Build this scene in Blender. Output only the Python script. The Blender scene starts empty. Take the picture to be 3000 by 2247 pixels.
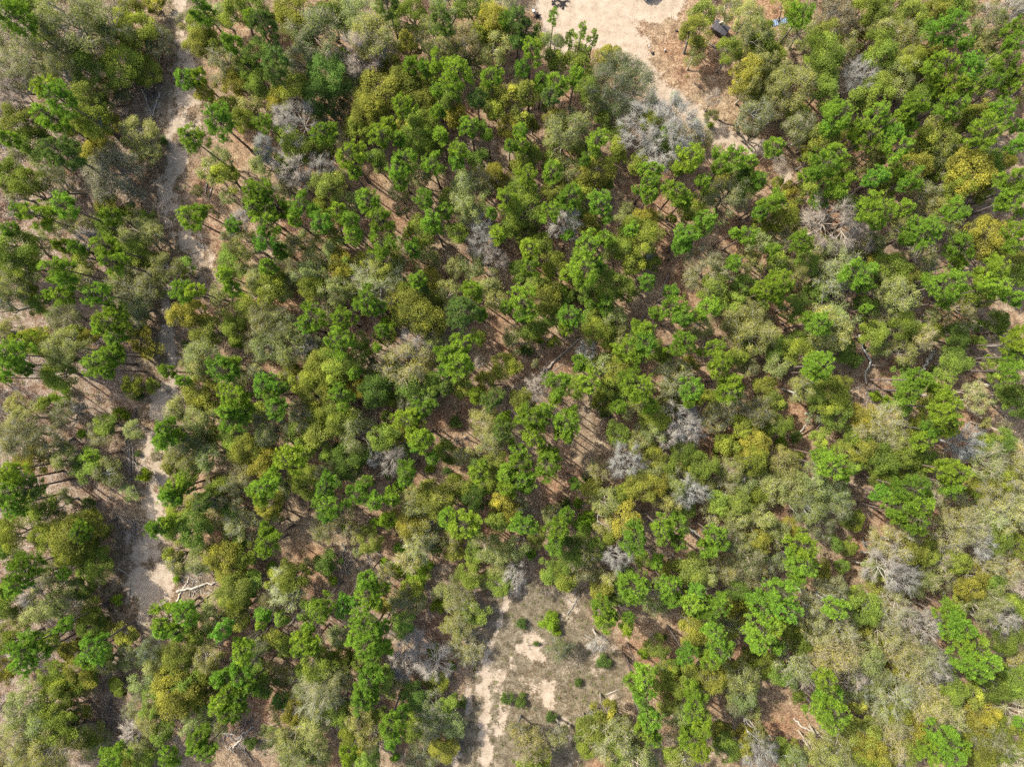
import bpy, math, re
import numpy as np
from mathutils import Vector, Matrix, Euler

rad = math.radians
scene = bpy.context.scene
COL = scene.collection
rng = np.random.default_rng(7)

# ---------------------------------------------------------------- camera: a drone looking straight down from 100 m
ALT = 100.0
MPP = 0.048                      # metres on the ground per photo pixel (photo 3000 x 2247)
cam_data = bpy.data.cameras.new("camera")
cam_data.sensor_width = 36.0
cam_data.lens = 36.0 * ALT / (3000 * MPP)
cam_data.clip_end = 2000
cam = bpy.data.objects.new("camera", cam_data)
cam.location = (0, 0, ALT)
COL.objects.link(cam)
scene.camera = cam

# ---------------------------------------------------------------- sky and sun
SUN_EL, SUN_DIR = 46.0, Vector((-0.81, 0.585, 0)).normalized()   # where the sun stands (upper left of the picture)
SUN_STRENGTH, SKY_STRENGTH, EXPOSURE = 3.2, 0.135, 1.25
world = bpy.data.worlds.new("World")
scene.world = world
world.use_nodes = True
wn = world.node_tree.nodes
sky = wn.new("ShaderNodeTexSky")
sky.sky_type = 'NISHITA'
sky.sun_disc = False
sky.sun_elevation = rad(SUN_EL)
sky.sun_rotation = math.atan2(SUN_DIR.x, SUN_DIR.y)
sky.air_density, sky.dust_density, sky.ozone_density = 1.0, 3.5, 0.6
wn["Background"].inputs["Strength"].default_value = SKY_STRENGTH
world.node_tree.links.new(sky.outputs[0], wn["Background"].inputs["Color"])
sun_data = bpy.data.lights.new("sun", 'SUN')
sun_data.energy = SUN_STRENGTH
sun_data.angle = rad(0.53)
sun_data.color = (1.0, 0.93, 0.82)
sun = bpy.data.objects.new("sun", sun_data)
to_sun = Vector((SUN_DIR.x * math.cos(rad(SUN_EL)), SUN_DIR.y * math.cos(rad(SUN_EL)), math.sin(rad(SUN_EL))))
sun.rotation_euler = to_sun.to_track_quat('Z', 'Y').to_euler()
sun.location = to_sun * 150
COL.objects.link(sun)
vs = scene.view_settings
vs.view_transform = 'Standard'
vs.look = 'None'
vs.gamma = 1.0
vs.exposure = EXPOSURE
vs.use_curve_mapping = False
scene.cycles.max_bounces = 3
scene.cycles.diffuse_bounces = 2
scene.cycles.glossy_bounces = 1
scene.cycles.transmission_bounces = 2
scene.cycles.use_denoising = False

# ---------------------------------------------------------------- surveyed trees
# kind letter, then crown centre x, y and crown radius on a survey tile (1657 units = 750 photo pixels)
TILES = {
(0, 0): """P90 110 130 O230 60 90 g60 250 90 b470 180 165 b680 90 125 Y860 50 80 O850 180 120 g240 400 115 b420 440 110 g90 480 105
B100 610 125 P300 570 80 P400 650 115 P330 760 110 Y570 660 105 O600 800 95 Y150 790 115 P60 900 70 O230 930 100 p410 990 145 O60 1130 90
O180 1180 90 g380 1180 80 h740 1140 175 O780 420 130 O570 440 95 L700 1030 45 L860 1000 28 b880 860 90 s1060 910 38 P130 1370 62 P260 1400 98
P420 1340 90 P60 1480 60 O100 1600 110 P400 1580 60 P500 1600 50 Y690 1330 60 P730 1390 70 S930 1410 78 O680 1460 80 b880 1500 105 b960 1510 85
B590 1560 60 P680 1590 90 O880 1610 80 P1200 510 72 P1280 500 60 Y1330 600 95 P1310 60 90 g1200 140 90 O1320 170 85 Y1300 300 78 O1390 320 60
P1490 280 72 O1540 100 80 g1450 430 85 P1640 130 62 Y1540 540 78 O1600 480 78 P1420 790 125 P1240 900 98 Y1490 700 58 O1590 780 68 b1620 700 58
b1440 1040 125 b1350 1110 95 O1460 1150 85 b1280 1240 60 P1230 1410 88 P1300 1370 58 O1360 1350 40 P1640 1240 80 P1640 1350 70 B1590 1470 78
P1500 1460 58 g1480 1540 78 b1600 1580 78""",
(1, 0): """p60 160 105 Y280 110 125 g400 230 140 G450 130 95 b690 120 110 b760 260 130 B690 360 125 B640 450 68 g330 400 105 G500 500 125 G420 640 95
p140 380 100 p130 490 85 O60 560 80 Y160 650 70 O260 590 88 B270 790 120 B100 970 80 B260 1060 115 B420 1090 80 B280 1180 60 P60 790 78 P440 860 92
O280 960 88 O430 960 60 Y470 1220 88 O180 1080 60 Y640 800 52 O670 850 60 Y800 600 145 Y740 720 98 Y930 520 80 Y1000 590 88 P940 690 88
O1000 120 98 p850 40 90 b540 20 60 p1210 140 102 b1230 40 85 b1180 270 105 g1360 280 105 Y990 310 60 P990 430 70 P1180 410 80 P1290 490 118
P1090 450 58 P1170 590 50 p1430 650 70 P1180 725 50 Y1080 660 78 O1250 640 78 P860 800 52 P810 890 90 P920 900 58 Y970 850 50 O1060 880 105
O1120 800 78 P1200 880 60 P1390 830 82 P1500 880 45 P1310 970 72 Y1300 760 60 P1300 1040 60 P610 1010 105 P630 1120 52 P970 1030 82 P920 1100 80
P930 1190 60 P1140 1070 80 O780 1030 50 b800 1080 60 g930 1260 105 g950 1370 70 P720 1300 92 P800 1410 92 P610 1420 70 P640 1510 70 P1100 1290 76
P1220 1370 62 P1130 1430 70 P1160 1490 50 O1260 1300 60 b1380 1270 110 b1390 1360 78 g1470 1180 80 O1440 1040 60 Y1560 1140 70 P1620 1290 82
P1520 1370 50 B1470 1470 80 B1470 1600 100 P1570 1520 62 P50 1240 80 P130 1340 90 P300 1340 90 P60 1440 90 P420 1450 80 P240 1420 52 P530 1370 70
P60 1560 80 P150 1620 58 g240 1590 60 b510 1620 60 P820 1590 98 P1010 1610 60 L140 1630 30 P380 1380 58 O500 1480 70 Y1520 150 105 P1620 130 52
b1570 330 80 P1520 500 80 O1450 240 60 O1400 30 98 O1620 210 60 Y1640 820 60 P1640 940 50""",
(2, 0): """p40 110 70 p90 190 80 P120 330 80 O180 270 60 p50 280 60 P70 440 60 b250 300 68 O280 400 58 P190 530 72 P290 540 80 p250 620 78 P410 500 62
Y110 620 78 O220 700 58 e712 560 235 S1060 630 46 B960 840 240 O900 800 70 O1000 900 75 S900 940 50 S850 980 42 S1190 790 30 S1280 820 34 B1300 650 88 h1540 850 88 Y1230 100 105
Y1180 220 78 b1180 370 98 b1520 130 105 b1560 230 88 O1400 350 105 S1210 260 40 Y1520 480 105 b1530 570 88 b1600 430 70 g1560 760 88 b1400 40 70
O1600 300 60 Y60 770 88 P60 850 52 Y300 780 88 b340 870 120 O140 820 50 P60 940 60 O110 1010 78 P550 910 78 P540 1010 42 S260 920 50 P470 1030 42
O270 1060 60 P260 1110 80 P100 1140 80 b380 1110 60 Y540 1130 88 O600 1180 70 Y40 1100 50 O60 1250 98 O450 1200 60 P380 1270 92 P260 1370 80
P560 1330 98 O480 1260 55 O100 1380 105 B350 1460 88 P360 1530 42 P600 1540 62 P490 1590 92 Y510 1460 60 b740 1350 70 b720 1420 85 Y850 1420 70
P770 1480 52 O830 1540 110 P900 1100 82 P880 1190 80 P900 1260 60 P1160 1040 108 P1060 1240 92 P1100 1310 60 P1230 1180 52 P1060 1100 42
P1430 1010 102 P1540 1060 62 P1340 1080 60 O1520 1200 80 g1400 1280 105 P1600 1160 60 G1480 1130 60 P1240 1430 72 O1150 1370 60 P1130 1530 90
P1100 1610 60 O1030 1420 60 P1210 1490 52 P1520 1520 72 P1440 1500 42 P1600 1370 58 B850 1630 50 O700 1600 88 P1620 1310 42 b1600 1580 60
O1600 1470 50 P110 1610 80 O200 1570 50""",
(3, 0): """P215 105 88 b60 240 80 O340 370 115 Y370 250 78 b480 340 70 B580 500 105 O320 500 78 b150 570 125 b60 520 70 O350 600 78 g60 690 70
g210 830 88 h420 120 105 h440 60 78 h520 220 70 O620 70 88 Y700 130 70 b720 180 80 O800 50 80 Y900 120 80 b870 270 105 O700 270 78 Y1090 90 80
P1170 200 128 P1270 290 52 Y980 100 70 O940 220 60 O1180 30 88 b1250 60 60 B1500 80 105 b1420 160 88 P1610 200 82 P1580 280 60 P1540 400 80
P1600 500 70 b1370 290 50 O1640 30 60 Y980 370 60 Y1070 350 60 O880 430 98 O720 380 78 b850 500 98 O700 610 105 O560 640 60 Y700 560 68
P1120 430 102 P1300 440 90 P1190 540 90 P1260 590 70 P1190 690 98 P1100 580 60 P1460 530 52 P1550 590 60 O1000 640 78 P950 690 90 P880 730 60
O1350 560 50 P460 740 120 P690 740 90 P390 830 70 P600 830 60 P640 890 90 P790 880 72 P910 840 52 P830 970 90 P560 870 52 Y340 920 88 P430 1010 92
P350 1080 100 P250 1130 60 b600 1050 80 O260 1040 50 P480 1180 72 O430 1140 60 Y950 1080 78 Y1080 900 105 b1150 1010 88 O1000 950 60 P1390 870 125
P1500 720 80 b1470 810 50 P1610 810 60 P1610 930 60 Y1300 1120 130 O1400 1060 88 O1200 1230 88 Y1180 1120 78 O1350 1230 78 Y1500 1060 70
P1570 1170 92 P1570 1290 80 P1640 1200 50 P1520 1320 52 P690 1160 72 P800 1120 60 P920 1160 82 P860 1200 42 P690 1360 128 P890 1350 62 P700 1450 52
g1000 1280 80 b1060 1370 80 P1210 1370 82 b1180 1460 60 P1000 1490 120 P900 1540 60 P1230 1590 92 Y1420 1520 110 Y1400 1620 70 P1600 1500 80
P1600 1590 60 B400 1450 150 B580 1540 105 B300 1400 78 b690 1560 70 b310 1610 60 Y430 1620 68 P40 960 72 P40 1290 70 Y130 1240 88 O90 1430 88
P330 1300 70 P200 1560 90 P30 1610 52 O250 1250 60 P430 1250 70 O60 1180 50 S1630 1370 40""",
(0, 1): """P380 80 108 P420 170 72 O150 60 105 b130 110 88 b100 210 70 g60 290 80 S310 380 40 P410 260 72 P330 240 42 P630 240 92 P740 40 90 O830 50 60
g850 200 130 b800 150 70 g900 330 88 P720 430 115 P740 360 80 P660 460 60 P760 520 80 P640 690 100 P730 640 80 P700 740 52 P780 620 42 b1060 70 105
O1200 60 88 O1210 120 60 P1190 230 90 P1260 230 60 Y1190 385 105 Y1280 370 72 P1460 130 62 P1500 200 60 S1550 260 40 P90 640 108 P60 700 80
P140 560 80 P160 740 52 P20 790 52 O300 560 98 Y250 530 60 b440 600 105 b420 680 70 O380 770 88 Y570 520 50 O490 520 60 O1520 470 70 S1530 560 60
s1190 570 40 b1310 680 105 b1290 720 78 P1450 740 108 P1500 700 60 P1510 890 100 P1480 1000 72 P1510 1070 90 P1590 930 52 P1590 1000 60 Y1310 880 88
Y1290 950 60 O1370 960 60 b1190 980 78 b1300 1060 88 S380 910 92 P1080 750 60 P1180 810 45 O860 840 70 s890 900 50 O980 840 40 s970 620 40
b110 960 105 b170 1060 115 g120 1180 115 g290 1200 88 O300 960 50 B520 990 60 S770 1030 70 O680 1090 78 g650 1150 70 S530 1150 42 b870 1120 50
P1080 1110 70 P1070 1190 70 P1170 1160 52 O560 1340 88 P590 1300 42 S640 1420 50 b690 1370 88 L930 1420 60 g1230 1200 88 Y1140 1350 70
b1220 1270 105 b1330 1300 88 O1230 1400 60 Y1600 1250 80 Y1640 1330 50 P1140 1510 92 P1120 1560 72 P1200 1490 52 P1640 1530 52 p1300 1600 70
g1500 1530 70 O1360 1540 60 O1450 1480 50 g1400 1580 60 P60 1390 90 P100 1450 80 P60 1530 100 P100 1610 90 p200 1500 80 s560 1600 52 h1020 1290 68
s890 1280 26""",
(1, 1): """P70 60 62 O110 200 88 b130 220 78 b350 120 78 O370 200 78 b520 220 78 Y560 60 80 O600 90 60 c800 150 125 Y850 60 88 P1050 150 62 p1080 210 42
O950 230 70 Y940 270 78 b1250 230 70 b1290 80 110 b1400 60 60 B1540 40 70 b1500 170 70 P1410 220 72 P720 290 92 P780 330 60 Y1050 350 140 O970 370 78
Y1150 440 60 Y1130 310 60 p1330 370 125 P1450 380 60 P1630 330 52 b1560 280 60 P360 420 105 P320 460 60 P550 410 92 P550 540 108 S350 640 60
G640 620 105 P780 600 42 S860 440 70 P820 470 52 O840 520 50 B1050 530 92 c970 690 115 b950 780 60 b60 400 98 g150 470 105 b220 560 105 b80 580 88
B330 600 60 Y450 720 105 O380 790 88 Y390 900 98 O510 720 98 O300 830 60 P640 750 52 P540 900 78 P560 965 52 Y650 840 60 G770 850 105 O850 760 60
g740 720 50 P1340 580 92 P1230 640 72 P1320 690 108 P1240 740 60 p1230 840 60 O1150 830 60 B1450 690 70 O1000 860 88 g1000 920 70 b1100 920 60
P60 830 82 P110 900 80 P130 980 80 P180 850 42 P1420 900 72 p1540 930 82 Y1340 850 60 O440 1030 88 O540 1050 88 b490 990 70 g300 1030 78
O280 1140 60 Y410 1130 88 b670 1150 105 S570 1150 42 S660 1010 32 O850 1040 70 O830 1170 78 P990 1060 102 P1080 1000 80 P1110 960 42 P1070 1170 92
P1040 1220 60 B1330 1185 82 s1290 1080 58 p1580 1130 82 P1610 1080 60 S1620 1030 50 B870 1310 80 B760 1290 52 g100 1120 98 O60 1170 60 O40 1240 60
P220 1310 120 O330 1230 60 S390 1190 50 G610 1320 105 G500 1290 60 O660 1290 60 g480 1420 70 g600 1400 60 Y70 1350 80 P60 1480 90 P110 1420 60
Y100 1610 70 P40 1560 60 P450 1490 100 P470 1600 90 P660 1540 90 P760 1590 70 P710 1460 52 S860 1420 42 P970 1390 72 P960 1440 52 P1140 1310 52
s1230 1400 40 S1120 1370 40 b1030 1580 88 Y1160 1560 120 S920 1500 60 P870 1560 60 S1080 1480 30 P1430 1410 82 p1450 1350 60 g1350 1290 60
Y1560 1350 80 P1620 1400 92 Y1590 1590 60 P1630 1500 60 G1420 1560 80 O1500 1480 50 s1400 1280 40""",
(2, 1): """P60 290 108 P60 380 60 Y220 290 88 O230 380 78 P120 60 80 O270 60 78 P470 80 128 P340 120 52 P560 60 60 P430 150 60 O620 200 88 O740 220 70
G480 230 60 P880 160 62 O900 40 98 O780 50 60 c1250 110 130 O1290 210 88 P1440 40 60 b1520 50 70 P1620 240 80 O1400 300 78 O1500 200 70 Y1430 330 50
P370 390 85 P350 470 52 P500 310 38 P610 310 72 b650 400 78 O560 470 105 O500 400 50 O130 470 70 O270 560 50 Y140 490 50 S180 550 32 P1040 240 60
P1030 330 108 P1090 400 80 O920 350 60 P1270 340 72 P1200 390 52 P840 480 72 P870 560 92 P740 610 90 P790 650 60 P1120 550 92 P1080 610 60 S990 650 78
b710 530 60 O910 610 50 b1450 420 105 b1560 520 105 b1530 380 78 g1620 440 60 P1300 590 82 P1330 700 92 O1440 660 60 s90 600 60 g150 700 60 B490 610 50
P430 690 62 O500 690 50 b590 700 60 P300 820 92 P280 900 60 P480 820 92 O420 850 60 B170 850 80 Y60 930 60 P820 850 120 P760 800 78 O640 860 78
O590 930 60 Y700 750 88 O720 900 60 P680 980 60 b800 980 60 P880 960 60 c1060 790 98 Y1140 710 50 c1020 880 60 P1170 870 92 P1150 950 52 P1410 870 92
P1420 810 72 O1250 930 60 s600 1020 50 P120 1050 102 P200 1000 80 P340 1080 92 P380 1030 60 P130 1170 100 P330 1150 70 P230 1350 102 P260 1290 70
P60 1340 100 P60 1440 100 P50 1260 80 P90 1500 60 O920 1050 88 b900 1120 78 B1080 1060 115 B1170 1140 70 B1020 1150 70 B740 1320 105 O680 1150 60
g1320 1050 78 g1590 1010 88 O1380 1220 60 O1480 1110 60 G1120 1265 82 O1230 1350 78 O1170 1410 60 S1180 1420 30 S1240 1080 26 S1310 1270 30
Y1570 1220 98 O1560 1320 88 b1420 1380 70 b1500 1450 60 b1620 1430 60 Y860 1500 98 O800 1450 60 Y930 1480 70 b1080 1460 78 B1140 1525 92 O1000 1370 50
b900 1400 60 Y1450 1600 78 O1330 1600 60 b1000 1580 70 b1250 1480 50 s490 1430 52 Y520 1510 60 S600 1530 32 P400 1470 42 s340 1610 60 S430 1600 50
g30 1600 50 b600 1590 78 O680 1550 50""",
(3, 1): """P60 180 102 P40 270 60 G150 330 78 b180 110 78 c440 60 98 c400 160 88 O310 240 60 O240 60 70 O70 50 60 P590 120 110 P640 90 60 P620 200 60
P640 340 42 O790 80 105 Y860 140 78 b830 250 105 G620 330 60 P1170 180 120 P1160 290 60 P1030 150 45 P1220 50 60 P1430 100 110 P1470 200 100
P1580 270 60 O1300 260 60 O1620 120 60 P320 430 92 P260 400 52 b400 480 120 b450 400 88 b340 550 78 G200 540 50 O860 450 78 O960 490 60 c960 530 70
O1080 500 70 G1200 520 88 g1230 480 50 S1360 440 60 O1480 430 60 P1600 560 80 P1600 650 92 P1560 740 80 P1640 480 42 O1420 690 78 O680 510 78
b720 600 60 b880 620 60 P330 710 112 P300 750 70 O180 620 78 G560 680 82 s880 700 50 s1060 740 40 b200 860 70 O290 900 70 O400 920 105 G430 1020 78
b60 700 60 Y40 930 60 O60 1090 70 P980 800 72 P930 870 90 P1100 880 72 P1150 980 120 P1140 1080 100 P1010 1190 80 S700 900 52 S780 950 60 O850 970 60
P1040 1120 60 O970 1100 60 c1300 880 98 c1370 960 78 h1520 1090 78 O1580 900 60 G1530 900 58 O1620 960 78 b1400 1080 60 Y600 1050 78 c760 1090 105
c640 1100 78 O560 1160 60 b800 1180 78 Y600 1250 70 O720 1320 88 O880 1300 78 B1260 1200 102 c1080 1270 60 c1380 1330 88 P1190 1390 112 P1170 1470 72
O1030 1370 50 O1480 1200 88 O1400 1200 60 S90 1200 52 L190 1290 50 P400 1370 112 P330 1290 52 P470 1400 60 O340 1180 50 b90 1340 98 b120 1480 115
b270 1440 78 b420 1540 120 b250 1600 98 g440 1600 78 P900 1500 120 P960 1600 110 P720 1540 62 P1000 1560 80 P820 1620 80 O950 1420 50 c1560 1370 88
c1620 1470 60 O1500 1450 78 c1470 1550 98 c1600 1590 78 c1200 1620 78 O1310 1560 50 Y1420 1430 60 c1620 1300 60""",
(0, 2): """O80 140 105 O60 230 78 P160 370 120 P130 470 90 P50 500 60 O60 590 88 O290 170 78 Y480 150 130 O450 230 105 P520 130 80 O640 130 70 O620 350 98
O560 280 78 P410 400 42 G540 490 70 g330 400 78 b300 580 105 B260 530 78 b420 600 78 P410 740 60 b170 680 60 O600 650 70 S760 570 50 P1040 90 72
P1100 60 52 O1280 110 105 O1140 110 70 g1150 330 60 s1150 380 42 S1150 445 36 O1140 270 50 Y1450 290 92 O1580 290 60 g1580 80 88 P1080 700 110
P1200 660 92 P1060 760 60 P1150 780 60 O1250 720 50 Y1530 520 105 O1540 600 60 b1390 590 70 P1440 760 72 Y820 790 60 O600 740 78 P620 870 118
P580 930 70 O680 960 70 g700 990 60 P180 880 108 P160 980 80 P220 830 52 O320 830 60 O100 850 78 Y1180 900 98 Y1130 980 60 g990 890 70 b990 960 70
b1350 930 78 O1300 800 60 Y520 1060 98 O480 1130 78 O600 1050 60 L310 1100 42 Y1150 1170 130 Y1100 1100 78 O1220 1080 78 O1230 1200 78 b920 1110 60
b180 1240 120 O340 1230 98 b300 1380 115 Y310 1390 60 O420 1390 105 b150 1470 115 b380 1540 120 b230 1590 105 O540 1450 88 O480 1300 78 g900 1260 70
O1000 1250 70 B880 1400 82 O1050 1420 60 b1270 1330 70 P1570 900 92 P1560 950 52 P1440 1060 72 P1560 1060 80 P1480 1160 92 P1560 1180 80 P1430 1250 72
P1530 1270 80 P1470 1310 70 P1620 1120 42 O1340 1050 60 Y1340 1140 60 P1300 1460 80 P1330 1540 80 P1260 1520 52 P1100 1590 80 P740 1570 92 P700 1620 60
O840 1540 60 b930 1530 70 O960 1620 78 s1620 1510 60""",
(1, 2): """P60 130 62 P90 190 80 P60 250 60 S100 360 50 O110 10 50 P470 20 82 g640 140 60 S570 110 42 Y740 180 70 S770 230 42 b660 260 42 G460 330 80
S470 350 42 S500 450 42 S860 60 80 S770 80 50 Y1000 90 88 c1050 130 78 c1100 160 60 O1170 240 60 S940 260 90 c1050 260 70 c1000 310 60 S1040 420 100
S920 380 70 S840 340 50 S1100 370 60 P1230 40 80 P1340 90 110 p1400 120 70 O1560 60 60 b1500 240 78 b1570 270 70 O1410 270 50 b1600 370 60 b1250 190 50
O240 420 88 c200 500 98 O150 430 60 O170 680 88 P50 660 52 P30 720 42 P420 620 92 O360 630 70 P560 610 82 P700 450 72 P720 530 92 P800 500 60 P780 590 52
P640 580 42 g930 570 60 g1040 600 50 S1180 620 68 g1330 480 70 O1370 420 78 g1340 590 88 O1400 650 78 b1310 720 88 b1240 540 60 P320 830 92 P280 880 60
P350 890 52 P340 770 52 P680 720 92 P720 850 115 P640 820 60 P810 870 72 P820 750 60 P680 900 60 O690 970 70 B970 830 92 B950 990 102 B1130 960 115
O1150 900 40 S1260 1010 42 O420 980 88 c440 1100 105 c440 1220 105 c540 1060 70 O320 1030 50 O560 960 60 P740 1080 92 P670 1240 82 P680 1160 60
P740 1190 60 O820 1080 70 b920 1160 60 G1040 1190 80 Y260 1280 70 Y330 1340 60 b380 1380 78 O530 1280 78 b660 1330 70 P930 1300 60 P860 1390 92
P870 1480 60 P920 1410 42 g1140 1280 88 g1130 1380 88 O1240 1240 60 b1280 1380 60 O1010 1420 60 b740 1430 78 O620 1450 70 Y690 1500 50 b230 1460 88
b260 1570 105 b370 1530 88 P600 1590 72 O740 1600 70 S900 1590 42 O50 1130 60 G170 1220 50 s1340 1240 40 s1620 1210 60""",
(2, 2): """P70 100 92 Y160 160 50 P310 110 90 P290 200 80 P340 30 60 S460 90 80 S500 30 60 b600 80 60 Y740 60 88 P800 170 110 P960 110 92 P1080 90 90
P1080 200 60 P930 320 52 B690 290 80 O830 300 50 O640 150 50 P1300 150 82 P1290 250 72 P1360 220 52 P1220 200 32 S120 280 52 b30 230 60 G360 270 105
g440 330 105 O250 390 70 O340 420 78 S520 430 50 B30 400 62 Y580 520 62 P580 620 82 P590 720 82 P640 690 52 P790 490 125 G740 430 60 G680 520 60
P1010 490 80 P1030 570 60 Y1160 380 90 b1230 420 70 P1200 520 60 g1500 290 115 g1420 380 98 g1560 400 78 Y1580 180 70 b1600 70 88 b1470 70 78 g1400 160 78
P1300 600 102 P1250 650 70 P1160 600 70 O1110 560 50 Y1420 640 60 O1460 500 70 P1600 600 100 P1600 760 110 P1570 850 80 Y1390 780 50 b1400 720 50
S240 730 80 S260 680 50 S290 780 42 e300 880 95 s590 970 64 P740 740 62 P750 690 42 B550 840 50 S850 920 50 s980 810 30 Y1160 760 90 P1300 780 80
P1330 880 92 P1290 960 70 P1120 920 80 O1200 870 50 P840 1070 92 P800 1120 70 P840 1190 80 Y1010 1050 60 O960 1080 60 O1060 1120 70 P1160 1130 60
P1180 1210 80 O1010 1010 50 Y1270 1080 78 b1490 1060 88 b1480 1180 78 b1410 1120 60 g1450 1250 60 P1190 1290 80 P1230 1370 72 P1170 1460 100 P1220 1540 80
Y1000 1230 70 b1050 1300 70 P890 1350 72 P870 1420 70 P920 1470 60 Y600 1280 60 Y530 1380 88 c640 1440 115 Y700 1390 60 O480 1400 60 O500 1500 70
O690 1500 70 S520 1320 32 c590 1530 60 G1380 1510 72 Y1500 1440 50 Y1480 1520 60 b1570 1440 60 B1590 1550 102 b1100 1600 60 b800 1610 88 g860 1600 60
g130 1520 88 g60 1420 60 s250 1330 50 s50 1240 50 s70 1200 32 g290 1430 60 O100 1640 60 O180 1600 60 s60 730 50 s160 850 26 s420 1100 40""",
(3, 2): """P930 40 105 P820 20 60 G420 200 98 g340 100 98 P220 220 112 P210 330 110 P200 420 60 b50 130 60 c640 370 120 B760 340 120 B860 420 98
O520 230 78 c800 190 98 Y900 230 88 O1010 250 78 B1090 290 80 c1060 400 60 P80 520 112 P100 630 100 P40 740 80 P30 860 60 g40 330 60 c300 560 98
c270 670 70 g430 500 70 P430 630 82 O600 620 88 Y600 700 78 O560 560 60 O130 760 60 O210 850 60 c320 780 70 c450 740 78 c240 720 50 c1150 130 88
c1290 90 98 B1330 200 90 O1450 170 98 c1440 30 88 c1560 20 88 c1420 330 70 O1200 330 78 Y1310 470 88 O1430 470 78 B1620 490 60 c800 630 98 B860 690 98
B1000 740 100 c750 770 78 c850 870 98 c1000 950 98 B1060 1000 100 c920 1010 88 P1180 640 92 P1240 740 102 P1160 780 52 P1330 870 100 P1390 960 110
P1270 980 100 P1340 1040 80 b1400 610 98 B1480 670 90 O1600 580 60 O1640 700 60 c380 930 88 c490 900 88 c330 960 78 c150 980 88 B230 1070 80 O90 1040 70
b640 930 88 B640 1010 80 b700 1050 70 B540 1080 70 b500 1150 60 P370 1080 82 P400 1180 92 P430 1290 102 P330 1260 80 P390 1360 80 O200 1190 78
c780 1190 105 g600 1150 70 c900 1150 70 c1010 1210 88 O1160 1150 88 c1030 1280 78 c1190 1340 60 c1160 1250 78 Y800 1290 78 c800 1350 88 Y570 1230 50
Y600 1420 88 Y930 1420 88 c770 1490 88 Y900 1530 78 Y650 1530 88 Y740 1600 88 P1140 1470 112 P1060 1560 90 P1180 1560 100 P1250 1520 52 Y1380 1330 98
O1450 1380 70 g1400 1440 88 O1330 1500 78 Y1350 1540 98 O1480 1530 88 c1600 1280 98 O1560 1080 88 c1600 960 60 O1450 1130 88 O1550 800 98 Y1300 1180 60
O1480 1010 60 P1630 1360 42 O1600 1470 88 c1590 1570 88 b150 1600 78 Y170 1510 60 b280 1520 50 b420 1550 78 g460 1600 70 b340 1610 60 O620 1610 78""",
}
# slim pines by the sandy yard: crown-top x, y and foot x, y in photo pixels, crown radius (m)
SLIM = [(1624, 26, 1611, 150, .85), (1668, 90, 1659, 185, .9), (1707, 60, 1684, 198, .95), (1741, 82, 1718, 205, .9), (1709, 125, 1702, 196, .5), (1720, 136, 1712, 206, .55)]
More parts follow.
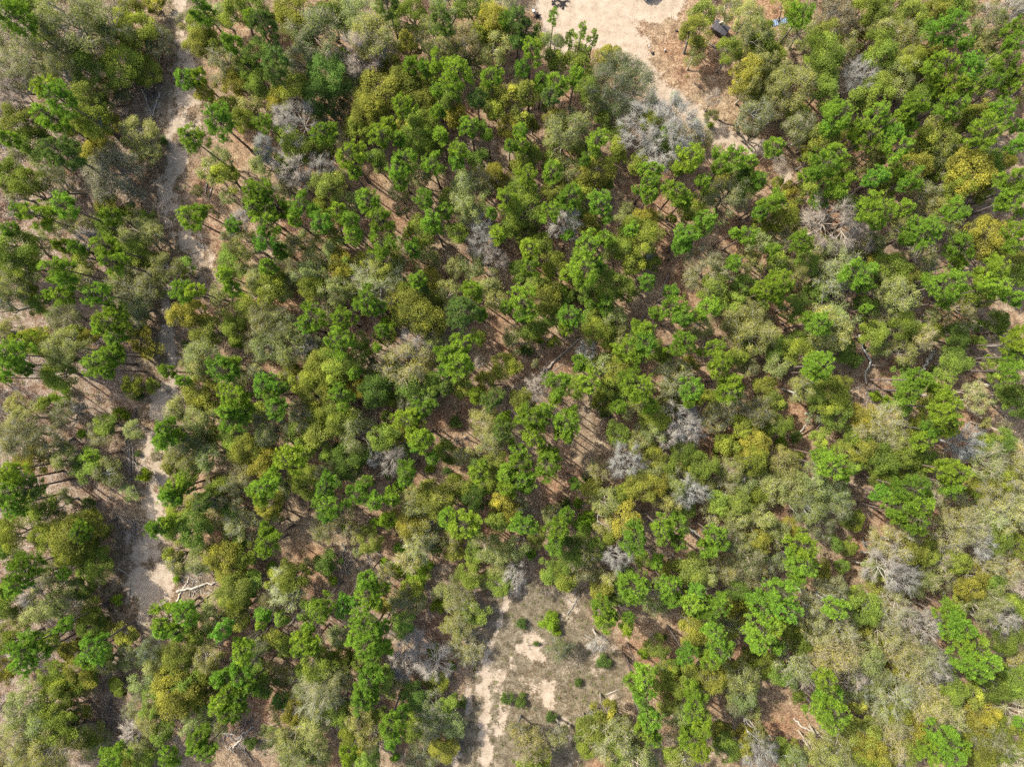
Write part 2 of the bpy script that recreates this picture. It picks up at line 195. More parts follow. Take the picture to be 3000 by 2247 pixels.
# logs: tone, radius at the foot and tip (m), points (photo pixels x y, optional height)
LOGS = [
("pale", .10, .05, [(419, 266), (433, 306), (447, 341)]), ("pale", .11, .06, [(469, 274), (458, 306), (449, 341)]), ("grey", .09, .05, [(466, 283), (446, 318)]),
("pale", .05, .03, [(471, 150), (467, 198)]), ("grey", .035, .02, [(462, 312), (477, 356)]), ("dark", .09, .05, [(450, 236), (452, 275)]), ("dark", .07, .04, [(330, 312), (378, 311)]),
("dark", .09, .05, [(330, 275), (375, 262), (414, 241)]),
("pale", .07, .04, [(389, 1298), (362, 1318)]), ("grey", .08, .05, [(380, 1311), (383, 1400), (387, 1456)]), ("pale", .06, .03, [(391, 1307), (389, 1384)]), ("grey", .06, .04, [(374, 1318), (381, 1372)]),
("grey", .05, .03, [(366, 1345), (384, 1342)]), ("dark", .06, .04, [(362, 1255), (369, 1298)]), ("grey", .04, .02, [(340, 1408), (380, 1403)]), ("dark", .10, .06, [(398, 1195), (398, 1222)]),
("pale", .14, .07, [(520, 1732), (575, 1719), (630, 1704), (652, 1699)]), ("pale", .10, .06, [(518, 1760), (538, 1722), (556, 1692)]), ("grey", .06, .04, [(556, 1748), (560, 1722), (572, 1700)]),
("grey", .05, .03, [(566, 1746), (577, 1716)]), ("grey", .06, .03, [(570, 1733), (592, 1717)]), ("pale", .05, .03, [(574, 1664), (588, 1655)]), ("grey", .07, .04, [(631, 1690), (621, 1662), (612, 1650)]),
("grey", .06, .03, [(612, 1660), (620, 1642)]), ("grey", .05, .03, [(586, 1682), (612, 1662)]), ("dark", .06, .04, [(548, 1684), (562, 1660)]), ("dark", .05, .03, [(610, 1652), (590, 1622)]), ("pale", .04, .02, [(607, 1737), (624, 1729)]),
("grey", .07, .04, [(380, 1560), (404, 1588)]), ("pale", .05, .03, [(370, 1560), (398, 1574)]), ("dark", .06, .04, [(396, 1528), (396, 1560)]), ("grey", .05, .03, [(335, 1506), (390, 1538)]),
("pale", .04, .02, [(338, 1824), (376, 1833)]), ("pale", .05, .03, [(348, 1664), (382, 1684)]), ("grey", .08, .04, [(365, 1730), (384, 1728), (378, 1760)]),
("dark", .09, .05, [(328, 2044), (320, 2100)]), ("dark", .08, .05, [(309, 2108), (308, 2154)]), ("dark", .06, .04, [(327, 2112), (322, 2170)]), ("grey", .05, .03, [(328, 2015), (345, 2005)]), ("dark", .08, .05, [(343, 1990), (348, 2025)]),
("pale", .10, .06, [(652, 2144), (688, 2150)]), ("pale", .11, .06, [(683, 2190), (711, 2153)]), ("grey", .11, .07, [(690, 2163), (745, 2126)]), ("grey", .08, .05, [(715, 2190), (742, 2230)]), ("pale", .07, .04, [(668, 2195), (700, 2168)]),
("grey", .06, .04, [(676, 2155), (712, 2200)]), ("dark", .08, .05, [(705, 2130), (740, 2108)]), ("grey", .05, .03, [(660, 2180), (690, 2205)]), ("grey", .06, .03, [(720, 2160), (755, 2152)]),
("grey", .16, .09, [(1575, 1105), (1640, 1044), (1701, 990)]), ("dark", .07, .05, [(1599, 1075), (1597, 1103)]), ("pale", .04, .02, [(1577, 1089), (1609, 1062)]), ("grey", .03, .02, [(1622, 1086), (1652, 1066)]),
("grey", .10, .05, [(1959, 804), (1940, 850), (1921, 886)]), ("grey", .07, .04, [(1893, 918), (1853, 967)]), ("dark", .07, .04, [(1792, 762), (1800, 806)]),
("pale", .22, .14, [(2732, 1033, 1.2), (2715, 1064, .6), (2698, 1088, .2)]), ("pale", .14, .08, [(2703, 1081, .15), (2680, 1094, .15)]),
("pale", .13, .07, [(2517, 981, 1.6), (2526, 1016, 1.4), (2551, 1058, 1.0), (2536, 1090, .5), (2538, 1126, .15)]), ("pale", .07, .03, [(2551, 1071, .5), (2575, 1071, .6), (2602, 1066, .7)]),
("grey", .08, .05, [(2636, 1022), (2627, 1064)]), ("pale", .07, .04, [(2584, 1108), (2624, 1133)]), ("grey", .06, .03, [(2580, 1110), (2602, 1129)]), ("grey", .06, .04, [(2481, 1153), (2525, 1128)]), ("pale", .04, .02, [(2515, 1130), (2518, 1176)]),
("pale", .04, .02, [(2530, 1150), (2532, 1185)]), ("pale", .04, .02, [(2545, 1160), (2538, 1188)]), ("pale", .035, .02, [(2552, 1165), (2572, 1198)]),
("pale", .11, .05, [(2689, 1156, .4), (2742, 1162, 1.8), (2812, 1149, 3.2)]), ("pale", .10, .04, [(2735, 1160, 1.4), (2812, 1171, 3.0), (2840, 1175, 3.4)]), ("pale", .12, .04, [(2830, 1195, .5), (2885, 1236, 2.5), (2950, 1277, 4.5)]),
("grey", .13, .08, [(2847, 1017, .5), (2956, 1010, 4.0)]), ("grey", .11, .07, [(2816, 1087, .4), (2940, 1085, 4.5)]), ("pale", .08, .03, [(2882, 1126, .6), (2930, 1134, 1.8), (2960, 1148, 2.6)]),
("grey", .12, .07, [(2666, 876, .3), (2700, 868, 1.2), (2722, 853, 2.4)]), ("grey", .12, .07, [(2786, 904, .3), (2840, 892, 2.0), (2882, 889, 3.4)]), ("pale", .09, .06, [(2671, 942), (2716, 940)]),
("pale", .12, .05, [(2309, 1278, .15), (2341, 1268, .7), (2368, 1238, 1.8), (2382, 1212, 2.6)]), ("pale", .09, .05, [(2394, 1254), (2419, 1226)]), ("pale", .05, .03, [(2394, 1226), (2400, 1240)]),
("pale", .12, .06, [(2325, 2103), (2352, 2130), (2381, 2140), (2400, 2171)]), ("grey", .08, .04, [(1661, 1798), (1682, 1770), (1699, 1737)]), ("grey", .06, .03, [(1647, 1746), (1694, 1771)]), ("pale", .06, .04, [(1774, 2033), (1812, 2018)]),
("grey", .07, .04, [(1712, 1857), (1750, 1880)]), ("grey", .10, .06, [(1971, 1619), (1960, 1678)]), ("grey", .09, .05, [(2020, 1545), (2050, 1592)]), ("pale", .07, .04, [(2030, 1552), (2058, 1578)]),
("grey", .10, .05, [(1010, 1597), (1002, 1660), (990, 1719)]), ("grey", .07, .04, [(1044, 1669), (1085, 1651)]), ("dark", .07, .04, [(1076, 1610), (1081, 1665)]), ("pale", .07, .04, [(1085, 1601), (1126, 1633)]), ("grey", .06, .03, [(1000, 1590), (1020, 1620)]),
("grey", .06, .03, [(1006, 1640), (1020, 1682)]), ("pale", .05, .03, [(974, 1562), (1008, 1552), (998, 1533)]), ("pale", .13, .07, [(845, 1830), (868, 1806), (890, 1782)]), ("grey", .05, .03, [(872, 1750), (886, 1787)]), ("grey", .09, .05, [(754, 1886), (790, 1836)]),
("charred", .12, .06, [(1292, 1282), (1312, 1358)]), ("charred", .09, .05, [(1314, 1290), (1300, 1330)]), ("charred", .08, .04, [(1290, 1325), (1318, 1340)]), ("charred", .07, .04, [(1302, 1300), (1330, 1310)]),
("dark", .09, .05, [(2061, 321), (2110, 358), (2168, 378)]), ("dark", .07, .04, [(2034, 244), (2062, 268)]), ("dark", .06, .04, [(1998, 118), (2028, 141)]), ("grey", .07, .05, [(2074, 126), (2100, 142)]),  # starts with a dark curved line along the road edge, built as a log
("charred", .08, .05, [(1617, 4), (1632, 20)]), ("charred", .09, .05, [(1628, -6), (1655, 12)]), ("charred", .07, .04, [(1640, 18), (1660, 2)]), ("charred", .08, .05, [(1648, 28), (1649, 6)]), ("charred", .07, .04, [(1622, 24), (1644, 10)]),
("charred", .06, .04, [(1632, 2), (1660, 20)]), ("charred", .06, .03, [(1616, 14), (1634, -4)]), ("grey", .05, .03, [(1650, 4), (1664, 6)]), ("charred", .05, .03, [(1636, 14), (1642, 24)]), ("charred", .06, .03, [(1655, -4), (1668, 8)]), ("charred", .05, .03, [(1624, -2), (1622, 22)]),
("pale", .09, .05, [(607, 535), (602, 568)]), ("pale", .07, .04, [(622, 552), (612, 580)]), ("pale", .07, .04, [(578, 708), (604, 735)]), ("pale", .06, .03, [(596, 714), (600, 738)]), ("pale", .05, .03, [(560, 745), (590, 735)]), ("pale", .07, .04, [(600, 985), (612, 1015)]), ("pale", .06, .03, [(608, 1010), (600, 990)]), ("grey", .06, .03, [(612, 1000), (640, 1008)]),
]

# ---------------------------------------------------------------- helpers
def px(u, v, z=0.0):
    """photo pixel -> world point at height z"""
    k = MPP * (1 - z / ALT)
    return ((u - 1500) * k, (1123.5 - v) * k, z)

def gz(x, y):
    """height of the forest floor"""
    return 0.10 * np.sin(x * .21 + 1.3) * np.cos(y * .17) + 0.07 * np.sin(x * .07 - y * .11 + 2) + 0.03 * np.sin(x * .63 + y * .5)

def _hash(ix, iy, s):
    n = (ix.astype(np.int64) * 374761393 + iy.astype(np.int64) * 668265263 + s * 1442695041) & 0x7fffffff
    n = ((n ^ (n >> 13)) * 1274126177) & 0x7fffffff
    return ((n ^ (n >> 16)) & 0xffff) / 65535.0

def vnoise(x, y, s=0):
    ix, iy = np.floor(x), np.floor(y)
    fx, fy = x - ix, y - iy
    fx, fy = fx * fx * (3 - 2 * fx), fy * fy * (3 - 2 * fy)
    a, b, c, d = _hash(ix, iy, s), _hash(ix + 1, iy, s), _hash(ix, iy + 1, s), _hash(ix + 1, iy + 1, s)
    return (a * (1 - fx) + b * fx) * (1 - fy) + (c * (1 - fx) + d * fx) * fy

def fbm(x, y, s=0, o=4):
    t, a, n = 0, .5, 0
    for i in range(o):
        t = t + a * vnoise(x * 2 ** i, y * 2 ** i, s + i); n += a; a *= .5
    return t / n

def unit(v):
    return v / np.maximum(np.linalg.norm(v, axis=-1, keepdims=True), 1e-9)

class Geo:
    """collects faces of any size, with one float 'v' per face"""
    def __init__(s):
        s.V, s.F, s.A, s.n = [], [], [], 0
    def add(s, verts, faces, v=0.5):
        verts = np.asarray(verts, float).reshape(-1, 3)
        faces = np.asarray(faces, np.int64)
        s.V.append(verts); s.F.append(faces + s.n)
        s.A.append(np.broadcast_to(np.asarray(v, float), (len(faces),)).copy())
        s.n += len(verts)
        return s
    def mesh(s, name, mat, smooth=False):
        me = bpy.data.meshes.new(name)
        V = np.concatenate(s.V).astype(np.float32)
        me.vertices.add(len(V)); me.vertices.foreach_set("co", V.ravel())
        idx = np.concatenate([f.ravel() for f in s.F]).astype(np.int32)
        tot = np.concatenate([np.full(len(f), f.shape[1], np.int32) for f in s.F])
        start = np.concatenate([[0], np.cumsum(tot)[:-1]]).astype(np.int32)
        me.loops.add(len(idx)); me.loops.foreach_set("vertex_index", idx)
        me.polygons.add(len(tot))
        me.polygons.foreach_set("loop_start", start); me.polygons.foreach_set("loop_total", tot)
        if smooth:
            me.polygons.foreach_set("use_smooth", np.ones(len(tot), bool))
        at = me.attributes.new("v", 'FLOAT', 'FACE')
        at.data.foreach_set("value", np.concatenate(s.A).astype(np.float32))
        me.materials.append(mat)
        me.update(calc_edges=True)
        return me

def tube(g, pts, radii, sides=6, v=.5, cap=True):
    pts = np.asarray(pts, float); n = len(pts)
    radii = np.broadcast_to(np.asarray(radii, float), (n,))
    d = np.gradient(pts, axis=0); d = unit(d)
    ref = np.array([0, 0, 1.]) if abs(d[:, 2]).mean() < .8 else np.array([1., 0, 0])
    a = unit(np.cross(d, ref)); b = np.cross(d, a)
    t = np.arange(sides) * 2 * np.pi / sides
    ring = pts[:, None] + radii[:, None, None] * (np.cos(t)[None, :, None] * a[:, None] + np.sin(t)[None, :, None] * b[:, None])
    i, j = np.meshgrid(np.arange(n - 1), np.arange(sides), indexing='ij')
    k = (j + 1) % sides
    f = np.stack([i * sides + j, i * sides + k, (i + 1) * sides + k, (i + 1) * sides + j], -1).reshape(-1, 4)
    g.add(ring, f, v)
    if cap:
        g.add(ring[0], [list(range(sides))[::-1]], v); g.add(ring[-1], [list(range(sides))], v)

def spikes(g, base, tip, r, v):
    """many thin three-sided twigs"""
    base, tip = np.asarray(base), np.asarray(tip); n = len(base)
    r = np.broadcast_to(np.asarray(r, float), (n,))
    d = unit(tip - base)
    ref = np.where(np.abs(d[:, 2:3]) < .9, np.array([[0, 0, 1.]]), np.array([[1., 0, 0]]))
    a = unit(np.cross(d, ref)); b = np.cross(d, a)
    P = [base + r[:, None] * (np.cos(t) * a + np.sin(t) * b) for t in (0, 2.094, 4.189)] + [tip]
    V = np.stack(P, 1).reshape(-1, 3)
    o = np.arange(n)[:, None] * 4
    F = np.concatenate([o + np.array([[0, 1, 3]]), o + np.array([[1, 2, 3]]), o + np.array([[2, 0, 3]])])
    g.add(V, F, np.tile(np.broadcast_to(np.asarray(v, float), (n,)), 3))

def leaves(g, pos, nrm, L, W, v, R=rng):
    """many rhombic leaves"""
    n = len(pos)
    t = unit(np.cross(nrm, R.normal(size=(n, 3)))); b = np.cross(nrm, t)
    L = np.broadcast_to(np.asarray(L, float), (n,))[:, None]; W = np.broadcast_to(np.asarray(W, float), (n,))[:, None]
    V = np.stack([pos - t * L * .5, pos + b * W * .5 + nrm * L * .06, pos + t * L * .5, pos - b * W * .5 + nrm * L * .06], 1).reshape(-1, 3)
    F = np.arange(n)[:, None] * 4 + np.arange(4)[None]
    g.add(V, F, v)

def needles(g, pos, tip, W, v, R=rng):
    n = len(pos)
    d = tip - pos
    s = unit(np.cross(d, R.normal(size=(n, 3)))) * W * .5
    V = np.stack([pos - s * .5, pos + s * .5, pos + d * .75 + s, tip, pos + d * .75 - s], 1).reshape(-1, 3)
    F = np.arange(n)[:, None] * 5 + np.arange(5)[None]
    g.add(V, F, v)

def new_obj(name, me, parent=None, loc=(0, 0, 0), rot=(0, 0, 0), scale=(1, 1, 1), color=None):
    o = bpy.data.objects.new(name, me)
    COL.objects.link(o)
    o.parent = parent
    o.location = loc; o.rotation_euler = rot; o.scale = scale
    if color is not None:
        o.color = (*color, 1)
    if parent is not None and name in ("branches", "crown", "stems", "trunks"):
        o["kind"] = "stuff"
    return o

def structure(name, me):
    o = new_obj(name, me); o["kind"] = "structure"; return o

def stuff(name, me, label, cat):
    o = new_obj(name, me); o["kind"] = "stuff"; o["label"] = label; o["category"] = cat; return o

# ---------------------------------------------------------------- materials
class NT:
    def __init__(s, name):
        s.m = bpy.data.materials.new(name); s.m.use_nodes = True
        s.t = s.m.node_tree; s.N = s.t.nodes; s.N.clear()
        s.out = s.N.new("ShaderNodeOutputMaterial")
    def n(s, typ, **kw):
        nd = s.N.new(typ)
        for k, v in kw.items():
            if k in nd.inputs.keys() if hasattr(nd.inputs, 'keys') else False:
                nd.inputs[k].default_value = v
            else:
                setattr(nd, k, v)
        return nd
    def l(s, a, b): s.t.links.new(a, b)
    def mix(s, a, b, f, blend='MIX'):
        nd = s.N.new("ShaderNodeMix"); nd.data_type = 'RGBA'; nd.blend_type = blend
        for sock, val in ((nd.inputs[0], f), (nd.inputs[6], a), (nd.inputs[7], b)):
            if hasattr(val, 'links'): s.l(val, sock)
            elif isinstance(val, (tuple, list)): sock.default_value = (*val, 1) if len(val) == 3 else val
            else: sock.default_value = val
        return nd.outputs[2]
    def math(s, op, a, b=None, c=None, clamp=False):
        nd = s.N.new("ShaderNodeMath"); nd.operation = op; nd.use_clamp = clamp
        for i, val in enumerate((a, b, c)):
            if val is None: continue
            if hasattr(val, 'links'): s.l(val, nd.inputs[i])
            else: nd.inputs[i].default_value = val
        return nd.outputs[0]
    def noise(s, vec, scale, detail=4, rough=.55, dist=0.0):
        nd = s.N.new("ShaderNodeTexNoise"); nd.inputs["Scale"].default_value = scale
        nd.inputs["Detail"].default_value = detail; nd.inputs["Roughness"].default_value = rough; nd.inputs["Distortion"].default_value = dist
        s.l(vec, nd.inputs["Vector"]); return nd.outputs["Fac"]
    def ramp(s, fac, stops):
        nd = s.N.new("ShaderNodeValToRGB"); e = nd.color_ramp.elements
        while len(e) < len(stops): e.new(0.5)
        for el, (p, c) in zip(e, stops):
            el.position = p; el.color = (*c, 1) if len(c) == 3 else c
        s.l(fac, nd.inputs[0]); return nd.outputs[0]
    def attr(s, name):
        nd = s.N.new("ShaderNodeAttribute"); nd.attribute_name = name; return nd.outputs["Fac"]
    def attrc(s, name):
        nd = s.N.new("ShaderNodeAttribute"); nd.attribute_name = name; return nd.outputs["Color"]
    def pbsdf(s, col, rough=.8, spec=.3):
        p = s.N.new("ShaderNodeBsdfPrincipled")
        if hasattr(col, 'links'): s.l(col, p.inputs["Base Color"])
        else: p.inputs["Base Color"].default_value = (*col, 1)
        if hasattr(rough, 'links'): s.l(rough, p.inputs["Roughness"])
        else: p.inputs["Roughness"].default_value = rough
        p.inputs["Specular IOR Level"].default_value = spec
        return p

def leaf_material(name, transl=.38, lo=.55, hi=1.35, shift=(1.18, 1.0, .62), rough=.55, spec=.3):
    t = NT(name)
    info = t.N.new("ShaderNodeObjectInfo")
    v = t.attr("v")
    col = info.outputs["Color"]
    br = t.N.new("ShaderNodeMapRange"); t.l(v, br.inputs[0]); br.inputs[3].default_value = lo; br.inputs[4].default_value = hi
    c1 = t.mix(col, br.outputs[0], 1.0, 'MULTIPLY')
    c1b = t.mix(col, (*shift, 1), 1.0, 'MULTIPLY')
    c2 = t.mix(c1, t.mix(c1b, br.outputs[0], 1.0, 'MULTIPLY'), t.math('POWER', v, 2.0))
    p = t.N.new("ShaderNodeBsdfDiffuse"); t.l(c2, p.inputs[0])
    tr = t.N.new("ShaderNodeBsdfTranslucent"); t.l(t.mix(c2, (1.15, 1.12, .75, 1), 1.0, 'MULTIPLY'), tr.inputs[0])
    mx = t.N.new("ShaderNodeMixShader"); mx.inputs[0].default_value = transl
    t.l(p.outputs[0], mx.inputs[1]); t.l(tr.outputs[0], mx.inputs[2]); t.l(mx.outputs[0], t.out.inputs[0])
    return t.m

def wood_material(name, lo=.6, hi=1.25, scale=6.0):
    """bark or weathered wood; base colour is the object's own colour"""
    t = NT(name)
    info = t.N.new("ShaderNodeObjectInfo")
    tc = t.N.new("ShaderNodeTexCoord")
    f = t.noise(tc.outputs["Object"], scale, 5, .65)
    br = t.N.new("ShaderNodeMapRange"); t.l(f, br.inputs[0]); br.inputs[1].default_value = .3; br.inputs[2].default_value = .7
    br.inputs[3].default_value = lo; br.inputs[4].default_value = hi
    vv = t.N.new("ShaderNodeMapRange"); t.l(t.attr("v"), vv.inputs[0]); vv.inputs[3].default_value = .75; vv.inputs[4].default_value = 1.25
    c = t.mix(t.mix(info.outputs["Color"], br.outputs[0], 1.0, 'MULTIPLY'), vv.outputs[0], 1.0, 'MULTIPLY')
    p = t.pbsdf(c, .9, .15)
    bp = t.N.new("ShaderNodeBump"); bp.inputs["Strength"].default_value = .5; bp.inputs["Distance"].default_value = .03
    t.l(t.noise(tc.outputs["Object"], scale * 4, 3), bp.inputs["Height"]); t.l(bp.outputs[0], p.inputs["Normal"])
    t.l(p.outputs[0], t.out.inputs[0])
    return t.m

def plain_material(name, col, rough=.7, spec=.3, metal=0.0, var=.25, scale=5.0):
    t = NT(name)
    tc = t.N.new("ShaderNodeTexCoord")
    f = t.noise(tc.outputs["Object"], scale, 5, .6)
    c = t.mix(tuple(x * (1 - var) for x in col), tuple(min(1, x * (1 + var)) for x in col), f)
    p = t.pbsdf(c, rough, spec); p.inputs["Metallic"].default_value = metal
    t.l(p.outputs[0], t.out.inputs[0])
    return t.m

M_NEEDLE = leaf_material("pine_needles", .40, .55, 1.35, (1.10, 1.02, .75))
M_LEAF = leaf_material("oak_leaves", .42, .5, 1.45, (1.12, 1.03, .68))
M_SHRUB = leaf_material("shrub_leaves", .40, .5, 1.4, (1.1, 1.05, .7))
M_BARK = wood_material("bark")
M_TWIG = wood_material("twig_bark", .8, 1.15, 3.0)
M_LOG = wood_material("weathered_wood", .55, 1.3, 3.0)

def scatter_material(name, stops, transl=.2):
    t = NT(name)
    c = t.ramp(t.attr("v"), stops)
    p = t.pbsdf(c, .8, .2)
    tr = t.N.new("ShaderNodeBsdfTranslucent"); t.l(c, tr.inputs[0])
    mx = t.N.new("ShaderNodeMixShader"); mx.inputs[0].default_value = transl
    t.l(p.outputs[0], mx.inputs[1]); t.l(tr.outputs[0], mx.inputs[2]); t.l(mx.outputs[0], t.out.inputs[0])
    return t.m

def ground_material():
    t = NT("forest_floor")
    geo = t.N.new("ShaderNodeNewGeometry"); P = geo.outputs["Position"]
    sand, grass, brush = t.attr("sand"), t.attr("grass"), t.attr("brush")
    big = t.noise(P, .12, 4); mid = t.noise(P, .9, 5, .6); fine = t.noise(P, 5.5, 4, .65); vfine = t.noise(P, 17, 3, .6)
    spk = t.math('MULTIPLY_ADD', t.math('SUBTRACT', fine, .5), 1.5, t.math('MULTIPLY_ADD', t.math('SUBTRACT', vfine, .5), 1.2, mid))
    litter = t.ramp(spk, [(.22, (0.062, 0.038, 0.025)), (.42, (0.172, 0.095, 0.054)), (.55, (0.248, 0.145, 0.083)), (.70, (0.313, 0.210, 0.126)), (.88, (0.408, 0.311, 0.205))])
    tan = t.ramp(spk, [(.22, (0.073, 0.054, 0.039)), (.42, (0.182, 0.131, 0.083)), (.58, (0.269, 0.199, 0.122)), (.75, (0.349, 0.275, 0.178)), (.9, (0.451, 0.383, 0.278))])
    c = t.mix(litter, tan, t.math('MULTIPLY_ADD', t.math('SUBTRACT', big, .50), 5.0, .55, clamp=True))
    grey = t.ramp(spk, [(.2, (0.044, 0.036, 0.031)), (.42, (0.135, 0.105, 0.085)), (.6, (0.226, 0.184, 0.149)), (.8, (0.335, 0.290, 0.237))])
    c = t.mix(c, grey, t.math('MULTIPLY', brush, t.math('MULTIPLY_ADD', t.math('SUBTRACT', mid, .45), 4.0, .5, clamp=True)))
    gr = t.ramp(spk, [(.2, (0.043, 0.038, 0.023)), (.42, (0.101, 0.086, 0.055)), (.58, (0.156, 0.135, 0.089)), (.8, (0.232, 0.204, 0.146))])
    c = t.mix(c, gr, t.math('MULTIPLY', grass, t.math('MULTIPLY_ADD', t.math('SUBTRACT', fine, .42), 4.0, .6, clamp=True)))
    sn = t.ramp(t.math('MULTIPLY_ADD', t.math('SUBTRACT', vfine, .5), .5, t.math('MULTIPLY_ADD', t.math('SUBTRACT', fine, .5), .5, mid)),
                [(.25, (0.246, 0.191, 0.135)), (.5, (0.342, 0.278, 0.207)), (.75, (0.398, 0.337, 0.262))])
    sm = t.math('MULTIPLY_ADD', t.math('SUBTRACT', t.math('ADD', sand, t.math('MULTIPLY', t.math('SUBTRACT', t.math('MULTIPLY_ADD', fine, .5, t.math('MULTIPLY', mid, .5)), .5), 2.3)), .5), 3.2, .5, clamp=True)
    c = t.mix(c, sn, sm)
    p = t.pbsdf(c, .95, .1)
    bp = t.N.new("ShaderNodeBump"); bp.inputs["Strength"].default_value = .55; bp.inputs["Distance"].default_value = .08
    t.l(t.math('MULTIPLY_ADD', vfine, .4, fine), bp.inputs["Height"]); t.l(bp.outputs[0], p.inputs["Normal"])
    t.l(p.outputs[0], t.out.inputs[0])
    return t.m
M_GROUND = ground_material()

# ---------------------------------------------------------------- the ground: litter, sandy road, sandy track, clearing
def seg_dist(u, v, pts):
    """distance (photo pixels) to a polyline whose points are (u, v, half width): returns distance / half width"""
    best = np.full(u.shape, 1e9)
    for (a, b, wa), (c, d, wb) in zip(pts[:-1], pts[1:]):
        L2 = (c - a) ** 2 + (d - b) ** 2
        t = np.clip(((u - a) * (c - a) + (v - b) * (d - b)) / L2, 0, 1)
        dist = np.hypot(u - a - t * (c - a), v - b - t * (d - b)) / (wa + t * (wb - wa))
        best = np.minimum(best, dist)
    return best

def in_poly(u, v, poly):
    ins = np.zeros(u.shape, bool)
    n = len(poly)
    for i in range(n):
        x0, y0 = poly[i]; x1, y1 = poly[(i + 1) % n]
        c = ((y0 > v) != (y1 > v)) & (u < (x1 - x0) * (v - y0) / (y1 - y0 + 1e-9) + x0)
        ins ^= c
    return ins

def poly_soft(u, v, poly, w):
    """1 inside, 0 outside, over a soft edge w pixels wide"""
    d = seg_dist(u, v, [(a, b, 1.0) for a, b in poly + poly[:1]])
    return np.clip(.5 + np.where(in_poly(u, v, poly), d, -d) / w, 0, 1)
ROAD_YARD = [(1545, -160), (1560, 5), (1600, 60), (1590, 120), (1640, 160), (1720, 150), (1790, 150), (1850, 165), (1885, 215), (1900, 200), (1880, 160), (1858, 120), (1865, 80), (1880, 62), (1950, 62), (1985, 70), (2000, 20), (2010, -160)]
ROAD = [(1780, 20, 80), (1830, 110, 48), (1895, 200, 27), (1943, 266, 25), (1989, 300, 26), (2043, 338, 26), (2102, 388, 28), (2150, 415, 26), (2235, 425, 18), (2290, 470, 16), (2300, 530, 15)]
TRACK = [(520, -60, 22), (530, 30, 20), (545, 180, 20), (553, 300, 39), (535, 365, 59), (516, 480, 25), (480, 545, 31), (490, 610, 31), (503, 670, 34), (545, 712, 34), (560, 760, 31), (500, 850, 22), (488, 960, 17),
         (490, 1030, 34), (492, 1070, 31), (500, 1100, 28), (481, 1160, 34), (464, 1225, 42), (450, 1284, 42), (452, 1330, 45), (468, 1390, 34), (464, 1442, 34), (445, 1490, 34), (437, 1560, 39), (437, 1630, 67), (440, 1700, 77), (440, 1752, 39), (416, 1814, 17)]
TRACK_LOW = [(1500, 1735, 16), (1470, 1800, 10), (1444, 1870, 10), (1424, 1965, 11), (1413, 2060, 12), (1420, 2150, 17), (1432, 2247, 22), (1436, 2320, 24)]
PATCHES = [[(1380, 2010, 8), (1372, 2090, 8)], [(1440, 1960, 10), (1480, 2040, 14), (1470, 2130, 12)], [(1530, 1910, 16), (1580, 1930, 14)], [(1600, 2020, 18), (1612, 2050, 14)], [(1655, 2112, 14), (1672, 2124, 10)], [(1555, 1866, 12), (1575, 1880, 10)], [(1340, 2240, 10), (1345, 2180, 8)]]
CLEARING = [(1440, 1730), (1560, 1700), (1700, 1712), (1770, 1840), (1850, 1950), (1840, 2040), (1800, 2100), (1720, 2260), (1290, 2260), (1340, 2150), (1380, 2050), (1390, 1930), (1415, 1850), (1430, 1780)]

def floor_masks(x, y):
    u, v = x / MPP + 1500, 1123.5 - y / MPP
    wu = u + 22 * (fbm(x * .35, y * .35, 11) - .5) * 2 + 15 * (fbm(x * 1.1, y * 1.1, 12) - .5) * 2
    wv = v + 22 * (fbm(x * .35, y * .35, 15) - .5) * 2 + 15 * (fbm(x * 1.1, y * 1.1, 16) - .5) * 2
    road = np.clip(1.55 - seg_dist(wu, wv, ROAD), 0, 1)
    yard = poly_soft(wu, wv, ROAD_YARD, 26)
    td = seg_dist(wu, wv, TRACK)
    track = np.maximum(np.clip(1.5 - td, 0, 1) * np.clip(.74 + 2.0 * (fbm(x * .55, y * .55, 5) - .47), 0, 1), np.clip(2.6 - td, 0, 1) * np.clip(2.6 * (fbm(x * .5, y * .5, 8) - .52), 0, .8))
    low = np.clip(1.5 - seg_dist(wu, wv, TRACK_LOW), 0, 1) * np.clip(.85 + 1.6 * (fbm(x * .7, y * .7, 6) - .45), 0, 1)
    pat = 0
    for p in PATCHES:
        pat = np.maximum(pat, np.clip(2.2 - seg_dist(wu, wv, p), 0, 1) * np.clip(.60 + 1.1 * (fbm(x * .9, y * .9, 7) - .45), 0, .9))
    low = np.maximum(low, pat)
    low = np.maximum(low, poly_soft(wu, wv, CLEARING, 60) * np.clip(.16 + 1.4 * (fbm(x * .35, y * .35, 9) - .5), 0, .55))
    grass = np.maximum(poly_soft(wu, wv, CLEARING, 50), np.clip(2.6 - seg_dist(wu, wv, TRACK), 0, 1) * .55)
    brush = np.clip((700 - u) / 500, 0, 1) * .8 + np.clip(fbm(x * .06, y * .06, 31) - .5, 0, 1) * 2
    brush = np.clip(brush, 0, 1) * np.clip(seg_dist(u, v, TRACK) / 2.5 - .2, .25, 1)
    return np.maximum(road, yard), track, low, grass, brush

